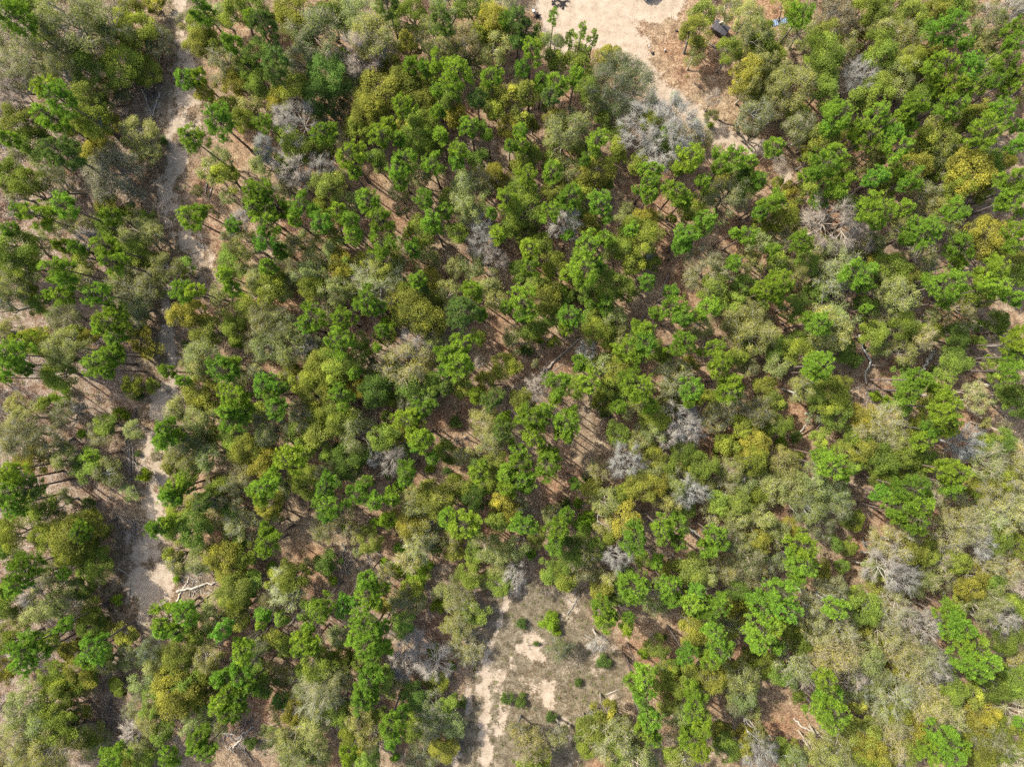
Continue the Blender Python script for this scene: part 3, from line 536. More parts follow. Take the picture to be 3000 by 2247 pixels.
def build_ground():
    inner_x, inner_y = np.arange(-86, 86.1, .34), np.arange(-68, 68.1, .34)
    far = np.array([92., 105, 130, 180, 260, 400, 700])
    X = np.concatenate([-far[::-1], inner_x, far]); Y = np.concatenate([-far[::-1], inner_y, far])
    gx, gy = np.meshgrid(X, Y)
    road, track, low, grass, brush = floor_masks(gx, gy)
    sand = np.maximum(np.maximum(road, track), low)
    z = gz(gx, gy) + .05 * (fbm(gx * .9, gy * .9, 3) - .5) - .05 * (sand > .6)
    ny, nx = gx.shape
    idx = np.arange(ny * nx).reshape(ny, nx)
    quads = np.stack([idx[:-1, :-1], idx[:-1, 1:], idx[1:, 1:], idx[1:, :-1]], -1)
    def sheet(name, mask, dz):
        q = quads[mask]
        used = np.unique(q)
        remap = np.zeros(ny * nx, np.int64); remap[used] = np.arange(len(used))
        V = np.stack([gx, gy, z + dz], -1).reshape(-1, 3)[used]
        g = Geo().add(V, remap[q])
        me = g.mesh(name, M_GROUND, True)
        for nm, arr in (("sand", sand), ("grass", grass), ("brush", brush)):
            a = me.attributes.new(nm, 'FLOAT', 'POINT'); a.data.foreach_set("value", arr.ravel()[used].astype(np.float32))
        return structure(name, me)
    cell = lambda m: (m[:-1, :-1] + m[:-1, 1:] + m[1:, 1:] + m[1:, :-1]) / 4
    sheet("ground", np.ones((ny - 1, nx - 1), bool), 0)
    cr, ct, cl = cell(road), cell(track), cell(low)
    sheet("sand_road", cr > .5, .006)
    sheet("sand_track", (ct > .33) & (cr <= .5), .006)
    sheet("sand_path", (cl > .4) & (cr <= .5) & (ct <= .33), .006)
build_ground()

# ---------------------------------------------------------------- tree prototypes (meshes shared by the individual trees)
def pine_crown(R, depth, seed, sparse=1.0):
    r = np.random.default_rng(seed)
    g, wood = Geo(), Geo()
    nb = int((24 + 15 * R) * sparse)
    tips = []
    lob = r.uniform(.5, 1.25, 7)
    for i in range(nb):
        f = (i + r.uniform(0, 1)) / nb
        z = depth * (1 - f ** 1.15) * .96
        prof = min(1.0, .30 + 1.5 * f) * (1.0 if f < .75 else 1 - (f - .75) * 1.3)
        az = i * 2.399 + r.normal(0, .35)
        L = R * prof * r.uniform(.62, 1.15) * lob[int(az / (2 * np.pi) * 7) % 7]
        rise = L * r.uniform(.05, .4) + (.35 if f < .15 else 0)
        d = np.array([np.cos(az), np.sin(az), 0])
        p0, p1 = np.array([0, 0, z - .1]), d * L + [0, 0, z + rise]
        pm = (p0 + p1) / 2 + [0, 0, -.12 * L]
        tube(wood, [p0, pm, p1], [.045, .03, .015], 4, .4, False)
        side = np.array([-d[1], d[0], 0])
        nt = 2 + int(L * 4.9)
        for k in range(nt):
            t = r.uniform(.45, 1.0) if k else 1.0
            q = (1 - t) ** 2 * p0 + 2 * t * (1 - t) * pm + t * t * p1 + side * r.normal(0, .22 * L * min(1, 1.3 - .6 * t)) + [0, 0, r.normal(.05, .16)]
            tips.append(q)
    tips = np.array(tips)
    K = int(5 + 2.2 * R)                      # boughs: tufts gather round them, gaps open between
    a = r.uniform(0, 6.28) + np.arange(K) * 2.399; q = r.uniform(.25, .95, K) * R * r.choice([.7, 1.0, 1.15], K)
    Cn = np.stack([np.cos(a) * q, np.sin(a) * q, depth * r.uniform(.25, .95, K) * (1 - .35 * q / R)], 1)
    w = np.linalg.norm((tips[:, None] - Cn[None]) / [1, 1, 1.4], axis=2); nn = np.argmin(w, 1)
    tips = tips + (Cn[nn] - tips) * r.uniform(.12, .5, (len(tips), 1))
    tips = list(tips[(w.min(1) < .62 * R) | (r.uniform(size=len(tips)) < .35)])
    for k in range(3):
        tips.append(np.array([r.normal(0, .15), r.normal(0, .15), depth + r.uniform(-.3, .25)]))
    tips = np.array(tips); n = len(tips)
    m = 33
    size = r.uniform(.19, .32, n)
    out = unit(tips * [1, 1, 0] + 1e-6)
    dirs = unit(r.normal(size=(n, m, 3)) + out[:, None] * .35 + np.array([0, 0, .55]))
    c = np.repeat(tips, m, 0)
    d = dirs.reshape(-1, 3)
    ln = np.repeat(size, m) * r.uniform(.75, 1.1, n * m)
    tone = np.clip(np.repeat(r.normal(.5, .2, n), m) + r.normal(0, .13, n * m) + .10 * (np.repeat(tips[:, 2], m) / depth - .5), 0, 1)
    needles(g, c + d * (ln * .18)[:, None], c + d * ln[:, None], .040, tone, r)
    return g.mesh("pine_needles", M_NEEDLE), wood.mesh("pine_branches", M_BARK)

def pine_trunk(seed, bend):
    r = np.random.default_rng(seed)
    g = Geo()
    t = np.linspace(-.02, 1, 12)
    a = r.uniform(0, 6.28)
    off = bend * np.sin(np.clip(t, 0, 1) * np.pi) * (1 + .4 * np.sin(t * 7 + a))
    pts = np.stack([np.cos(a) * off, np.sin(a) * off, t], 1)
    tube(g, pts, .5 * (1 - .78 * np.clip(t, 0, 1)) + .18 * np.exp(-t * 25), 7)
    return g.mesh("pine_trunk", M_BARK, True)

def oak(R, h, seed, leaf=170, leafsize=.15, twigs=10, thick=1.0, leaf_on_twig=0, flat=.34, gap=0.0, dev=.62, tl=(.75, 1.45), up=.55):
    """trunk with limbs, twigs, leaves of a broadleaf tree of crown radius R and height h"""
    r = np.random.default_rng(seed)
    trunk, fine, crown = Geo(), Geo(), Geo()
    Rz = h * flat
    zc = h - Rz
    n = int(8 + 6.5 * R ** 1.75)
    d = unit(r.normal(size=(n * 3, 3)))
    d = d[d[:, 2] > -.30][:n]; n = len(d)
    az = np.arctan2(d[:, 1], d[:, 0])
    ph = r.uniform(0, 6.28, 3)
    lobe = 1 + .13 * np.sin(2 * az + ph[0]) + .12 * np.sin(3 * az + ph[1]) + .10 * np.sin(5 * az + ph[2])
    fac = r.uniform(.55, 1.0, n) ** .7 * lobe
    C = d * np.array([R, R, Rz]) * (.86 * fac)[:, None] + [0, 0, zc]
    cr = r.uniform(.50, .90, n) * (R / 2) ** .4
    # wood
    tw = .055 * h ** .95 * .38
    fork = np.array([r.normal(0, .06 * h), r.normal(0, .06 * h), h * r.uniform(.24, .34)])
    tube(trunk, [[0, 0, -.15], [fork[0] * .4, fork[1] * .4, fork[2] * .5], fork], [tw * 1.35, tw, tw * .9], 7, .5)
    k = max(4, int(3 + R))
    la = r.uniform(0, 6.28) + np.arange(k) * 6.283 / k + r.normal(0, .25, k)
    lm = np.stack([np.cos(la) * R * .42, np.sin(la) * R * .42, np.full(k, 0.) + fork[2] + (h - fork[2]) * r.uniform(.32, .5, k)], 1) + fork * [1, 1, 0]
    for q in lm:
        mid = (fork + q) / 2 + r.normal(0, .07 * R, 3)
        tube(trunk, [fork, mid, q], [tw * .7 * thick, tw * .52 * thick, tw * .36 * thick], 5, .5, False)
    near = np.argmin(np.linalg.norm(C[:, None] - lm[None], axis=2) + r.uniform(0, .3 * R, (n, k)), 1)
    for i in range(n):
        q = lm[near[i]]
        mid = (q + C[i]) / 2 + r.normal(0, .09 * R, 3) + [0, 0, -.05 * R]
        tube(trunk, [q, mid, C[i]], [tw * .34 * thick, tw * .22 * thick, .016], 4, r.uniform(.4, .8), False)
    out = unit(d * [1, 1, .7] + [0, 0, up])
    sb = st = np.zeros((0, 3))
    if not twigs:
        fine = None
    tt = unit(np.repeat(out, twigs, 0) * .85 + r.normal(size=(n * twigs, 3)) * dev)
    L = np.repeat(cr, twigs) * r.uniform(*tl, n * twigs)
    b0 = np.repeat(C, twigs, 0) - tt * (L * .25)[:, None]
    b1 = b0 + tt * L[:, None]
    if twigs: spikes(fine, b0, b1, .016, r.uniform(.3, 1, n * twigs))
    s = 4
    f = r.uniform(.3, .92, (n * twigs * s, 1))
    sb = np.repeat(b0, s, 0) * (1 - f) + np.repeat(b1, s, 0) * f
    sd = unit(np.repeat(tt, s, 0) + r.normal(size=(len(sb), 3)) * dev * .95)
    sl = np.repeat(L, s)[:, None] * r.uniform(.28, .6, (len(sb), 1))
    st = sb + sd * sl
    if twigs: spikes(fine, sb, st, .0105, r.uniform(.3, 1, len(sb)))
    # leaves
    if leaf:
        m = int(leaf * (R / 2) ** .25)
        dirs = unit(r.normal(size=(n, m, 3)) + out[:, None] * .55)
        rr = (r.uniform(.45, 1.05, (n, m, 1)))
        pos = (C[:, None] + dirs * rr * cr[:, None, None] * np.array([1, 1, .8])).reshape(-1, 3)
        nr = unit(dirs.reshape(-1, 3) * .6 + np.array([0, 0, .75]) + r.normal(size=(n * m, 3)) * .6)
        tone = np.clip(np.repeat(r.normal(.48, .21, n), m) + r.normal(0, .17, n * m), 0, 1)
        keep = r.uniform(size=n * m) > gap
        leaves(crown, pos[keep], nr[keep], leafsize * r.uniform(.7, 1.25, keep.sum()), leafsize * .62, tone[keep], r)
    if leaf_on_twig:
        q = leaf_on_twig
        f = r.uniform(.35, 1.05, (len(sb) * q, 1))
        pos = np.repeat(sb, q, 0) * (1 - f) + np.repeat(st, q, 0) * f + r.normal(0, .03, (len(sb) * q, 3))
        cl = np.repeat(np.arange(n), twigs * s * q)
        tone = np.clip(r.normal(.5, .21, n)[cl] + r.normal(0, .18, len(pos)), 0, 1)
        leaves(crown, pos, unit(r.normal(size=pos.shape) + [0, 0, .9]), leafsize * r.uniform(.7, 1.25, len(pos)), leafsize * .6, tone, r)
    return (trunk.mesh("oak_trunk", M_BARK, True), fine.mesh("oak_twigs", M_TWIG) if fine else None, crown.mesh("oak_leaves", M_LEAF) if crown.V else None)

def shrub(R, h, seed, n_leaf, size):
    r = np.random.default_rng(seed)
    stem, crown = Geo(), Geo()
    n = int(5 + 10 * R)
    d = unit(r.normal(size=(n, 3))); d[:, 2] = np.abs(d[:, 2])
    C = d * np.array([R, R, h * .55]) * r.uniform(.45, .8, (n, 1)) + [0, 0, h * .38]
    for q in C:
        tube(stem, [[0, 0, -.05], q * [.35, .35, .5], q], [.03, .02, .008], 4, .5, False)
    cr = r.uniform(.28, .46, n) * (.4 + .6 * R)
    m = n_leaf
    dirs = unit(r.normal(size=(n, m, 3)) + np.array([0, 0, .4]))
    pos = (C[:, None] + dirs * r.uniform(.3, 1.05, (n, m, 1)) * cr[:, None, None]).reshape(-1, 3)
    pos[:, 2] = np.maximum(pos[:, 2], .03)
    nr = unit(dirs.reshape(-1, 3) * .6 + np.array([0, 0, .6]) + r.normal(size=(n * m, 3)) * .6)
    tone = np.clip(np.repeat(r.normal(.5, .15, n), m) + r.normal(0, .17, n * m), 0, 1)
    leaves(crown, pos, nr, size * r.uniform(.7, 1.25, n * m), size * .6, tone, r)
    return stem.mesh("shrub_stems", M_BARK), crown.mesh("shrub_leaves", M_SHRUB)

PINE = {c: [pine_crown(R, dp, 100 + 10 * i + k) for k in range(nv)] for i, (c, R, dp, nv) in enumerate((("s", 1.25, 3.4, 5), ("m", 1.9, 4.6, 6), ("l", 2.6, 5.8, 4)))}
PINE_R = {"s": 1.25, "m": 1.9, "l": 2.6}
PINE_D = {"s": 3.4, "m": 4.6, "l": 5.8}
SLIMC = [pine_crown(.85, 4.4, 160 + k, .55) for k in range(3)]
TRUNKS = [pine_trunk(200 + k, b) for k, b in enumerate((.006, .012, .02, .009, .03))]
SIZES = {"s": (1.25, 6.6), "m": (1.95, 8.4), "l": (2.7, 9.4)}
OAK = {}
for i, (c, (R, h)) in enumerate(SIZES.items()):
    OAK["leafy", c] = [oak(R, h, 300 + 10 * i + k, 230, .160, 0) for k in range(5)]
    OAK["grey", c] = [oak(R, h, 400 + 10 * i + k, 130, .125, 10) for k in range(3)]
    OAK["bud", c] = [oak(R, h, 500 + 10 * i + k, 140, .125, 10, leaf_on_twig=2) for k in range(4)]
    OAK["wisp", c] = [oak(R, h, 550 + 10 * i + k, 85, .12, 13, leaf_on_twig=1, dev=.36, tl=(1.0, 2.1), up=.9, thick=.8) for k in range(4)]
    OAK["bare", c] = [oak(R, h, 600 + 10 * i + k, 0, .1, 22, thick=.7, dev=.42, tl=(.9, 1.8), up=.8) for k in range(3)]
OAK["grey", "x"] = [oak(4.6, 8.6, 700, 130, .13, 10, flat=.33)]
OAK["bare", "x"] = [oak(4.6, 8.2, 710, 0, .12, 26, flat=.33, thick=.55)]
SIZES["x"] = (4.6, 8.4)
SHRUB = {"s": [shrub(.6, .9, 800 + k, 90, .10) for k in range(4)], "m": [shrub(1.15, 1.8, 820 + k, 150, .12) for k in range(5)], "l": [shrub(1.8, 2.8, 840 + k, 190, .14) for k in range(4)]}
SHRUB_R = {"s": .6, "m": 1.15, "l": 1.8}
SHRUB_H = {"s": .9, "m": 1.8, "l": 2.8}

# ---------------------------------------------------------------- labels: each thing is told apart by its nearest landmark
LANDMARKS = [  # photo pixel, phrase
    (447, 305, "the V of fallen logs on the track"), (534, 370, "the bare sand patch on the upper track"), (620, 560, "the two pale logs by the track"), (480, 650, "the upper bend of the sandy track"), (560, 925, "the dense golden oak beside the track"),
    (490, 1095, "the tuft-topped sapling on the sandy track"), (470, 1270, "the middle stretch of the sandy track"), (383, 1370, "the long brushwood heap by the track"), (437, 1690, "the shaded sand bend of the track"),
    (585, 1715, "the pale log across the brushwood"), (700, 2165, "the brushwood pile at the bottom edge"), (318, 2100, "the dark logs low in the left gully"), (175, 430, "the big left pine stand"), (60, 60, "the upper left corner"), (60, 2180, "the lower left corner"),
    (30, 1050, "the middle of the left edge"), (170, 1170, "the bright bush in the left wood"), (340, 590, "the open grey oak beside the track"), (1120, 290, "the broad golden oak"), (1060, 165, "the white-twigged oak of the upper wood"), (870, 400, "the grey leafless oaks of the upper wood"),
    (800, 30, "the top edge left of the yard"), (1300, 60, "the blue-green pine near the top edge"), (1690, 150, "the slim pines by the yard"), (1825, 245, "the broad grey-green oak by the road"), (1935, 380, "the broad leafless oak by the road"), (1780, 60, "the sandy yard"),
    (2110, 90, "the black box under the oaks"), (2283, 65, "the blue metal sheet"), (2100, 360, "the dark line along the road"), (2513, 226, "the crooked white leafless tree"), (2780, 90, "the big pine near the top right"), (2960, 60, "the upper right corner"), (2880, 390, "the round pine of the right wood"),
    (2430, 650, "the wide leafless oak of the right wood"), (2405, 415, "the gold-leaved oak among the right pines"), (2850, 500, "the wide golden oak of the right wood"), (2975, 760, "the middle of the right edge"), (1640, 1045, "the long grey fallen trunk"), (1940, 860, "the thin log in the shaded gap"),
    (2065, 800, "the pale yellowish oak by the shaded gap"), (1350, 1285, "the white star-shaped tree"), (1305, 1320, "the charred branches in the open gap"), (1225, 910, "the yellow-green oak mass of the middle wood"), (1112, 815, "the pale domed oak of the middle wood"), (1225, 990, "the small white-crowned oak"),
    (920, 940, "the dark pine pair of the middle wood"), (780, 980, "the pale grey thicket"), (1145, 1343, "the twin white twiggy trees"), (1835, 1347, "the white feathery sapling"), (1990, 1230, "the white oak above the red litter"), (2020, 1440, "the white plume-like oak"), (1720, 1290, "the open shadow-striped gap"),
    (2330, 1330, "the lime bush on red litter"), (2715, 1060, "the thick grey leaning log"), (2545, 1060, "the crooked white limb"), (2780, 1150, "the long white forked branches"), (2900, 1240, "the long white leaning trunk"), (2400, 1070, "the round pine beside the grey thicket"), (2450, 1370, "the dark pine beside the red gap"),
    (2680, 1440, "the big pine of the lower right wood"), (2600, 1670, "the sprawling white oak"), (2700, 1820, "the pale forked oak below the sprawling oak"), (2860, 1930, "the spreading pine of the lower right wood"), (2930, 1580, "the right edge below the white trunk"), (2360, 2125, "the curved white log"), (2780, 2190, "the bottom pine near the right corner"),
    (2960, 2200, "the lower right corner"), (1767, 1936, "the round dark bush of the clearing"), (1630, 1895, "the lone grey-green bush of the clearing"), (1615, 1820, "the lime bushes of the clearing"), (1430, 2000, "the thin sand path of the clearing"), (1550, 2180, "the bottom of the clearing"), (1762, 1735, "the gold-topped young oak"),
    (1858, 1716, "the round pine above the clearing"), (1845, 1900, "the leaning log by the clearing"), (1240, 1930, "the three white leafless oaks by the clearing"), (1075, 1880, "the big pine left of the leafless oaks"), (950, 2030, "the pale sandy-crowned oak"), (1220, 1690, "the bright lime thicket"), (1010, 1660, "the brushwood below the lime thicket"),
    (868, 1806, "the pale thick log in the lower wood"), (650, 1560, "the dark shaded dip by the track"), (540, 2000, "the big golden oak by the gully"), (2190, 1640, "the grey-green oak mass of the lower wood"), (2180, 1980, "the ragged pale oak by the red gap"), (1800, 2145, "the golden oak at the clearing foot"), (2030, 2190, "the bottom pine below the clearing edge"),
    (2300, 1620, "the tall pine beside the sprawling oak"), (1340, 1600, "the lower middle pine cluster"), (880, 1380, "the broad pine of the lower left wood"), (1510, 1500, "the pines above the bright thicket"),
]
LMK = np.array([l[:2] for l in LANDMARKS], float)
PENDING = []          # (object, phrase, px x, px y)
def register(o, phrase, u, v, cat, group):
    o["category"] = cat; o["group"] = group
    PENDING.append((o, phrase, u, v))
def finish_labels():
    from collections import defaultdict
    bins = defaultdict(list)
    for o, ph, u, v in PENDING:
        d = np.hypot(*(LMK - (u, v)).T)
        i = int(np.argmin(d)); dx, dy = u - LMK[i, 0], v - LMK[i, 1]
        if d[i] < 22: side = "at"
        elif abs(dx) > abs(dy): side = "right of" if dx > 0 else "left of"
        else: side = "below" if dy > 0 else "above"
        bins[ph, i, side].append((d[i], o))
    words = ["", "second ", "third ", "fourth ", "fifth ", "sixth ", "seventh ", "eighth ", "ninth ", "tenth ", "eleventh ", "twelfth ", "thirteenth ", "fourteenth "]
    for (ph, i, side), lst in bins.items():
        lst.sort(key=lambda t: t[0])
        for k, (_, o) in enumerate(lst):
            w = "" if len(lst) == 1 else ("nearest " if k == 0 else words[min(k, 13)] + "nearest ")
            o["label"] = f"{w}{ph} {side} {LANDMARKS[i][2]}"

# ---------------------------------------------------------------- the individual trees
C_ = {  # leaf colour, bark colour
    "P": ((.165, .265, .042), (.150, .118, .100)), "p": ((.150, .230, .062), (.150, .118, .100)),
    "O": ((.205, .272, .054), (.25, .225, .18)), "Y": ((.248, .268, .058), (.27, .245, .20)), "G": ((.122, .192, .045), (.20, .18, .15)),
    "g": ((.222, .242, .092), (.25, .235, .19)), "e": ((.165, .190, .078), (.22, .21, .175)), "b": ((.268, .308, .100), (.31, .285, .23)),
    "c": ((.320, .348, .100), (.33, .305, .24)), "h": ((.22, .20, .12), (.32, .295, .25)), "B": ((.2, .2, .1), (.30, .278, .235)),
}
def west_of_track(u, v):
    """1 where trees west of the sandy track are made lower to keep their shade off it"""
    w = np.interp(v, [p[1] for p in TRACK], [p[0] for p in TRACK])
    if w - 210 < u < w + 25: return 1.0
    w = np.interp(v, [p[1] for p in TRACK_LOW], [p[0] for p in TRACK_LOW])
    return 1.0 if v > 1640 and w - 260 < u < w + 10 else 0.0
KIND = {  # name, phrase, category, group
    "P": ("pine_tree", "bright green pine", "pine tree", "tall pines of the wood"), "p": ("bluish_pine", "blue-green pine", "pine tree", "blue-green pines of the wood"),
    "O": ("olive_oak", "olive green oak", "oak tree", "olive green oaks"), "Y": ("golden_oak", "golden green oak", "oak tree", "golden green oaks in new leaf"), "G": ("dark_oak", "dark green oak", "oak tree", "dark evergreen oaks"),
    "g": ("grey_green_oak", "grey-green oak", "oak tree", "grey-green oaks"), "e": ("grey_green_oak", "broad grey-green oak", "oak tree", "grey-green oaks"), "b": ("budding_oak", "pale budding oak", "oak tree", "half-bare budding oaks"),
    "c": ("yellow_budding_oak", "pale yellow budding oak", "oak tree", "pale yellow budding oaks"), "h": ("sparse_oak", "thin brownish twiggy oak", "oak tree", "thin twiggy oaks"), "B": ("leafless_oak", "leafless grey-white oak", "oak tree", "leafless oaks"),
    "S": ("bright_shrub", "bright green bush", "bush", "bright green bushes"), "L": ("lime_sapling", "lime green sapling", "sapling", "lime green saplings"), "s": ("dark_shrub", "dark green bush", "bush", "dark green bushes"),
}
SC = {"S": (.195, .310, .034), "L": (.27, .37, .03), "s": (.105, .165, .045)}
def vary(c, r, amt=.16):
    k = 1 + np.clip(r.normal(0, amt), -.3, .3); w = np.clip(r.normal(0, amt * .45), -.12, .09)
    return tuple(float(np.clip(x * k * m, .004, .9)) for x, m in zip(c, (1 + w, 1 - .25 * w, 1 - w)))

def empty(name, x, y):
    o = new_obj(name, None, loc=(x, y, float(gz(np.float64(x), np.float64(y)))))
    o.empty_display_size = .3
    return o

def plant_pine(u, v, Rpx, kind, r, top_foot=None):
    if top_foot:                       # crown top and foot both seen
        (tu, tv), (fu, fv), R = top_foot
        fx, fy, _ = px(fu, fv)
        rt, rf = math.hypot(tu - 1500, tv - 1123.5), math.hypot(fu - 1500, fv - 1123.5)
        h = ALT * (1 - rf / rt)
        ne, br = SLIMC[r.integers(len(SLIMC))]
        s = R / .9; dz = min(1.1, h * .42 / 4.6) / s * s
        x, y, D = fx, fy, 4.6 * s
        name, phrase, cat, grp = "slim_pine", "slim pole-trunked pine", "pine tree", "slim pines by the sandy yard"
        tr = .10
    else:
        small = Rpx * MPP < 1.36; left = 1 - .16 * west_of_track(u, v)
        R0 = Rpx * MPP * .93
        h = 9.0 + 2.4 * R0 + r.normal(0, .9)
        if small: h = 8.4 + 2.2 * R0 + r.normal(0, .9)
        h *= left
        c = "s" if R0 < 1.5 else ("m" if R0 < 2.25 else "l")
        ne, br = PINE[c][r.integers(len(PINE[c]))]
        s = R0 / PINE_R[c] * 1.02
        D = PINE_D[c] * s
        x, y, _ = px(u, v, h - D * .5)
        name, phrase, cat, grp = KIND[kind]
        if small and kind == "P": name, phrase, grp = "small_pine", "small bright green pine", "small pines of the wood"  # small crowns, some of them clumps of a neighbour's crown, named apart by size
        tr = .10 + .035 * R0
    t = empty(name, x, y)
    t_ = float(np.clip(r.normal(.5, .3), 0, 1)) if kind == "P" else 0
    col = vary(tuple(a + (b - a) * t_ for a, b in zip((.172, .318, .046), (.248, .368, .046))), r, .12) if kind == "P" else vary(C_[kind][0], r, .10)
    bark = vary(C_[kind][1], r, .12)
    rz = r.uniform(0, 6.28)
    new_obj("trunk", TRUNKS[r.integers(len(TRUNKS))], t, (0, 0, 0), (0, 0, rz), (2 * tr, 2 * tr, h - .2), bark)
    new_obj("branches", br, t, (0, 0, h - D), (0, 0, rz), (s, s, s), (.075, .070, .038))
    new_obj("crown", ne, t, (0, 0, h - D), (0, 0, rz), (s, s, s), col)
    return t, phrase, cat, grp

def plant_oak(u, v, Rpx, kind, r, low=1.0):
    R0 = Rpx * MPP * (1.20 if kind in "bcg" else .95 if kind == "e" else 1.12)
    c = "s" if R0 < 1.6 else ("m" if R0 < 2.35 else ("l" if R0 < 4.3 else "x"))
    if kind == "e" and c in "sm": c = "m"
    form = {"O": "leafy", "Y": "leafy", "G": "leafy", "g": "grey", "e": "grey", "b": "bud", "c": "wisp", "h": "bud", "B": "bare"}[kind]
    if c == "x" and form not in ("grey", "bare"): c = "l"
    Rp, hp = SIZES[c]
    s = R0 / Rp
    sz = s ** .6 * r.uniform(.9, 1.12) * low * (1 - .42 * west_of_track(u, v))
    if kind == "e" and R0 < 3: sz *= .55
    tm, tw, lf = OAK[form, c][r.integers(len(OAK[form, c]))]
    h = hp * sz
    x, y, _ = px(u, v, h * .66)
    name, phrase, cat, grp = KIND[kind]
    t = empty(name, x, y)
    rot, sc = (0, 0, r.uniform(0, 6.28)), (s, s, sz)
    col = vary(C_[kind][0], r, .15); bark = vary(C_[kind][1], r, .10)
    new_obj("trunk", tm, t, rot=rot, scale=sc, color=tuple(min(.8, b * (1.25 if kind in "bcB" else .8)) for b in bark))
    if tw: new_obj("branches", tw, t, rot=rot, scale=sc, color=bark)
    if lf: new_obj("crown", lf, t, rot=rot, scale=sc, color=col)
    return t, phrase, cat, grp

def plant_shrub(u, v, Rpx, kind, r):
    R0 = Rpx * MPP * .95
    c = "s" if R0 < .85 else ("m" if R0 < 1.5 else "l")
    s = R0 / SHRUB_R[c]
    st, lf = SHRUB[c][r.integers(len(SHRUB[c]))]
    sz = s * (1.9 if kind == "L" else 1.0)
    x, y, _ = px(u, v, SHRUB_H[c] * sz * .6)
    name, phrase, cat, grp = KIND[kind]
    t = empty(name, x, y)
    rot = (0, 0, r.uniform(0, 6.28))
    new_obj("stems", st, t, rot=rot, scale=(s, s, sz), color=(.16, .13, .10))
    new_obj("crown", lf, t, rot=rot, scale=(s, s, sz), color=vary(SC[kind], r, .14))
    return t, phrase, cat, grp

K = 750 / 1657
TREES = []
for (tx, ty), text in TILES.items():
    ox, oy = 750 * tx, (0, 750, 1497)[ty]
    for m in re.finditer(r"([A-Za-z])(\d+) (\d+) (\d+)", text):
        TREES.append((m[1], ox + int(m[2]) * K, oy + int(m[3]) * K, int(m[4]) * K))
# open litter and brushwood the photo shows between the crowns (photo pixels, radius)
GAPS = [(1700, 1300, 90), (1640, 1420, 70), (1600, 1070, 45), (1930, 830, 60), (1870, 920, 50), (2000, 850, 40), (1310, 1240, 60), (1120, 1200, 30), (2320, 2110, 80), (2250, 2040, 50), (2500, 1640, 30), (2450, 1570, 30), (2550, 1130, 60), (660, 450, 40),
        (610, 570, 55), (640, 690, 50), (1330, 740, 45), (1180, 620, 40), (1090, 530, 40), (2130, 300, 60), (2080, 250, 50), (1930, 140, 70), (1980, 190, 50), (1930, 60, 60), (470, 520, 45), (90, 1150, 50), (260, 1190, 60), (200, 1420, 40), (330, 1470, 50), (430, 600, 50), (430, 300, 60),
        (560, 1720, 75), (600, 830, 40), (380, 1070, 45), (880, 1600, 60), (1450, 960, 50), (1430, 1030, 40), (860, 1470, 40), (1290, 1650, 40), (1830, 530, 50), (1830, 620, 40), (1960, 600, 50), (2150, 690, 60), (1860, 1830, 60), (1950, 1820, 40), (2430, 1380, 30), (2770, 1340, 30),
        (1580, 330, 40), (700, 2165, 60), (320, 2080, 50), (385, 1370, 45), (450, 1690, 70), (1020, 1650, 45), (2715, 1080, 40), (2760, 940, 30), (2110, 90, 55), (1570, 60, 60), (2283, 66, 30), (2530, 1050, 45), (2780, 1160, 50), (2890, 1235, 45), (2350, 1245, 35), (2900, 1012, 30), (2880, 1086, 30), (1640, 1045, 40), (1675, 1015, 30), (1605, 1075, 35), (868, 1806, 30), (2355, 2125, 45), (390, 1545, 40), (310, 1460, 30)]
def clear_of_sand(u, v, R):
    """crown radius kept off the open track, road and path that the photo shows"""
    best = R
    if R > 75: return R
    for line in (TRACK, ROAD, TRACK_LOW):
        for (a, b, wa), (c, d, wb) in zip(line[:-1], line[1:]):
            t = min(1, max(0, ((u - a) * (c - a) + (v - b) * (d - b)) / ((c - a) ** 2 + (d - b) ** 2)))
            e = math.hypot(u - a - t * (c - a), v - b - t * (d - b)) - .8 * (wa + t * (wb - wa))
            best = min(best, max(e + 2, .5 * R))
    for a, b, c in GAPS:
        best = min(best, max(math.hypot(u - a, v - b) - .75 * c, .45 * R))
    return best
# low scrub oaks fill the wood between the surveyed crowns, not the sand, the clearing and the open litter
FILL = []
fr = np.random.default_rng(77)
_T = np.array([t[1:] for t in TREES]); _G = np.array(GAPS, float)
for _ in range(9000):
    if len(FILL) >= 300: break
    u, v, R = fr.uniform(5, 2995), fr.uniform(5, 2240), fr.uniform(24, 46)
    if (np.hypot(_T[:, 0] - u, _T[:, 1] - v) < _T[:, 2] * .62 + R * .55).any(): continue
    if (np.hypot(_G[:, 0] - u, _G[:, 1] - v) < _G[:, 2]).any(): continue
    if any(math.hypot(a - u, b - v) < (R + c) * .8 for _, a, b, c in FILL): continue
    x, y, _z = px(u, v)
    rd, tk, lo, gr, bs = (float(q) for q in (np.asarray(w).ravel()[0] for w in floor_masks(np.array([x]), np.array([y]))))
    if max(rd, tk, lo) > .12 or gr > .3: continue
    w = np.array([.3, .12, .22, .36, 0]) if u < 1100 else (np.array([.36, .2, .1, .14, .2]) if u + v > 3600 else np.array([.42, .2, .14, .16, .08]))
    FILL.append(("OYgbc"[fr.choice(5, p=w / w.sum())], u, v, R))
for k, u, v, R in FILL:
    r = np.random.default_rng(int(u * 7919 + v * 104729) & 0xffffffff)
    o, ph, cat, grp = plant_oak(u, v, clear_of_sand(u, v, R), k, r, .72)
    o.name = "scrub_oak"
    register(o, {"O": "low olive scrub oak", "Y": "low golden scrub oak", "g": "low grey-green scrub oak", "b": "low pale scrub oak", "c": "low yellowish scrub oak"}[k], u, v, cat, "low scrub oaks between the taller trees")
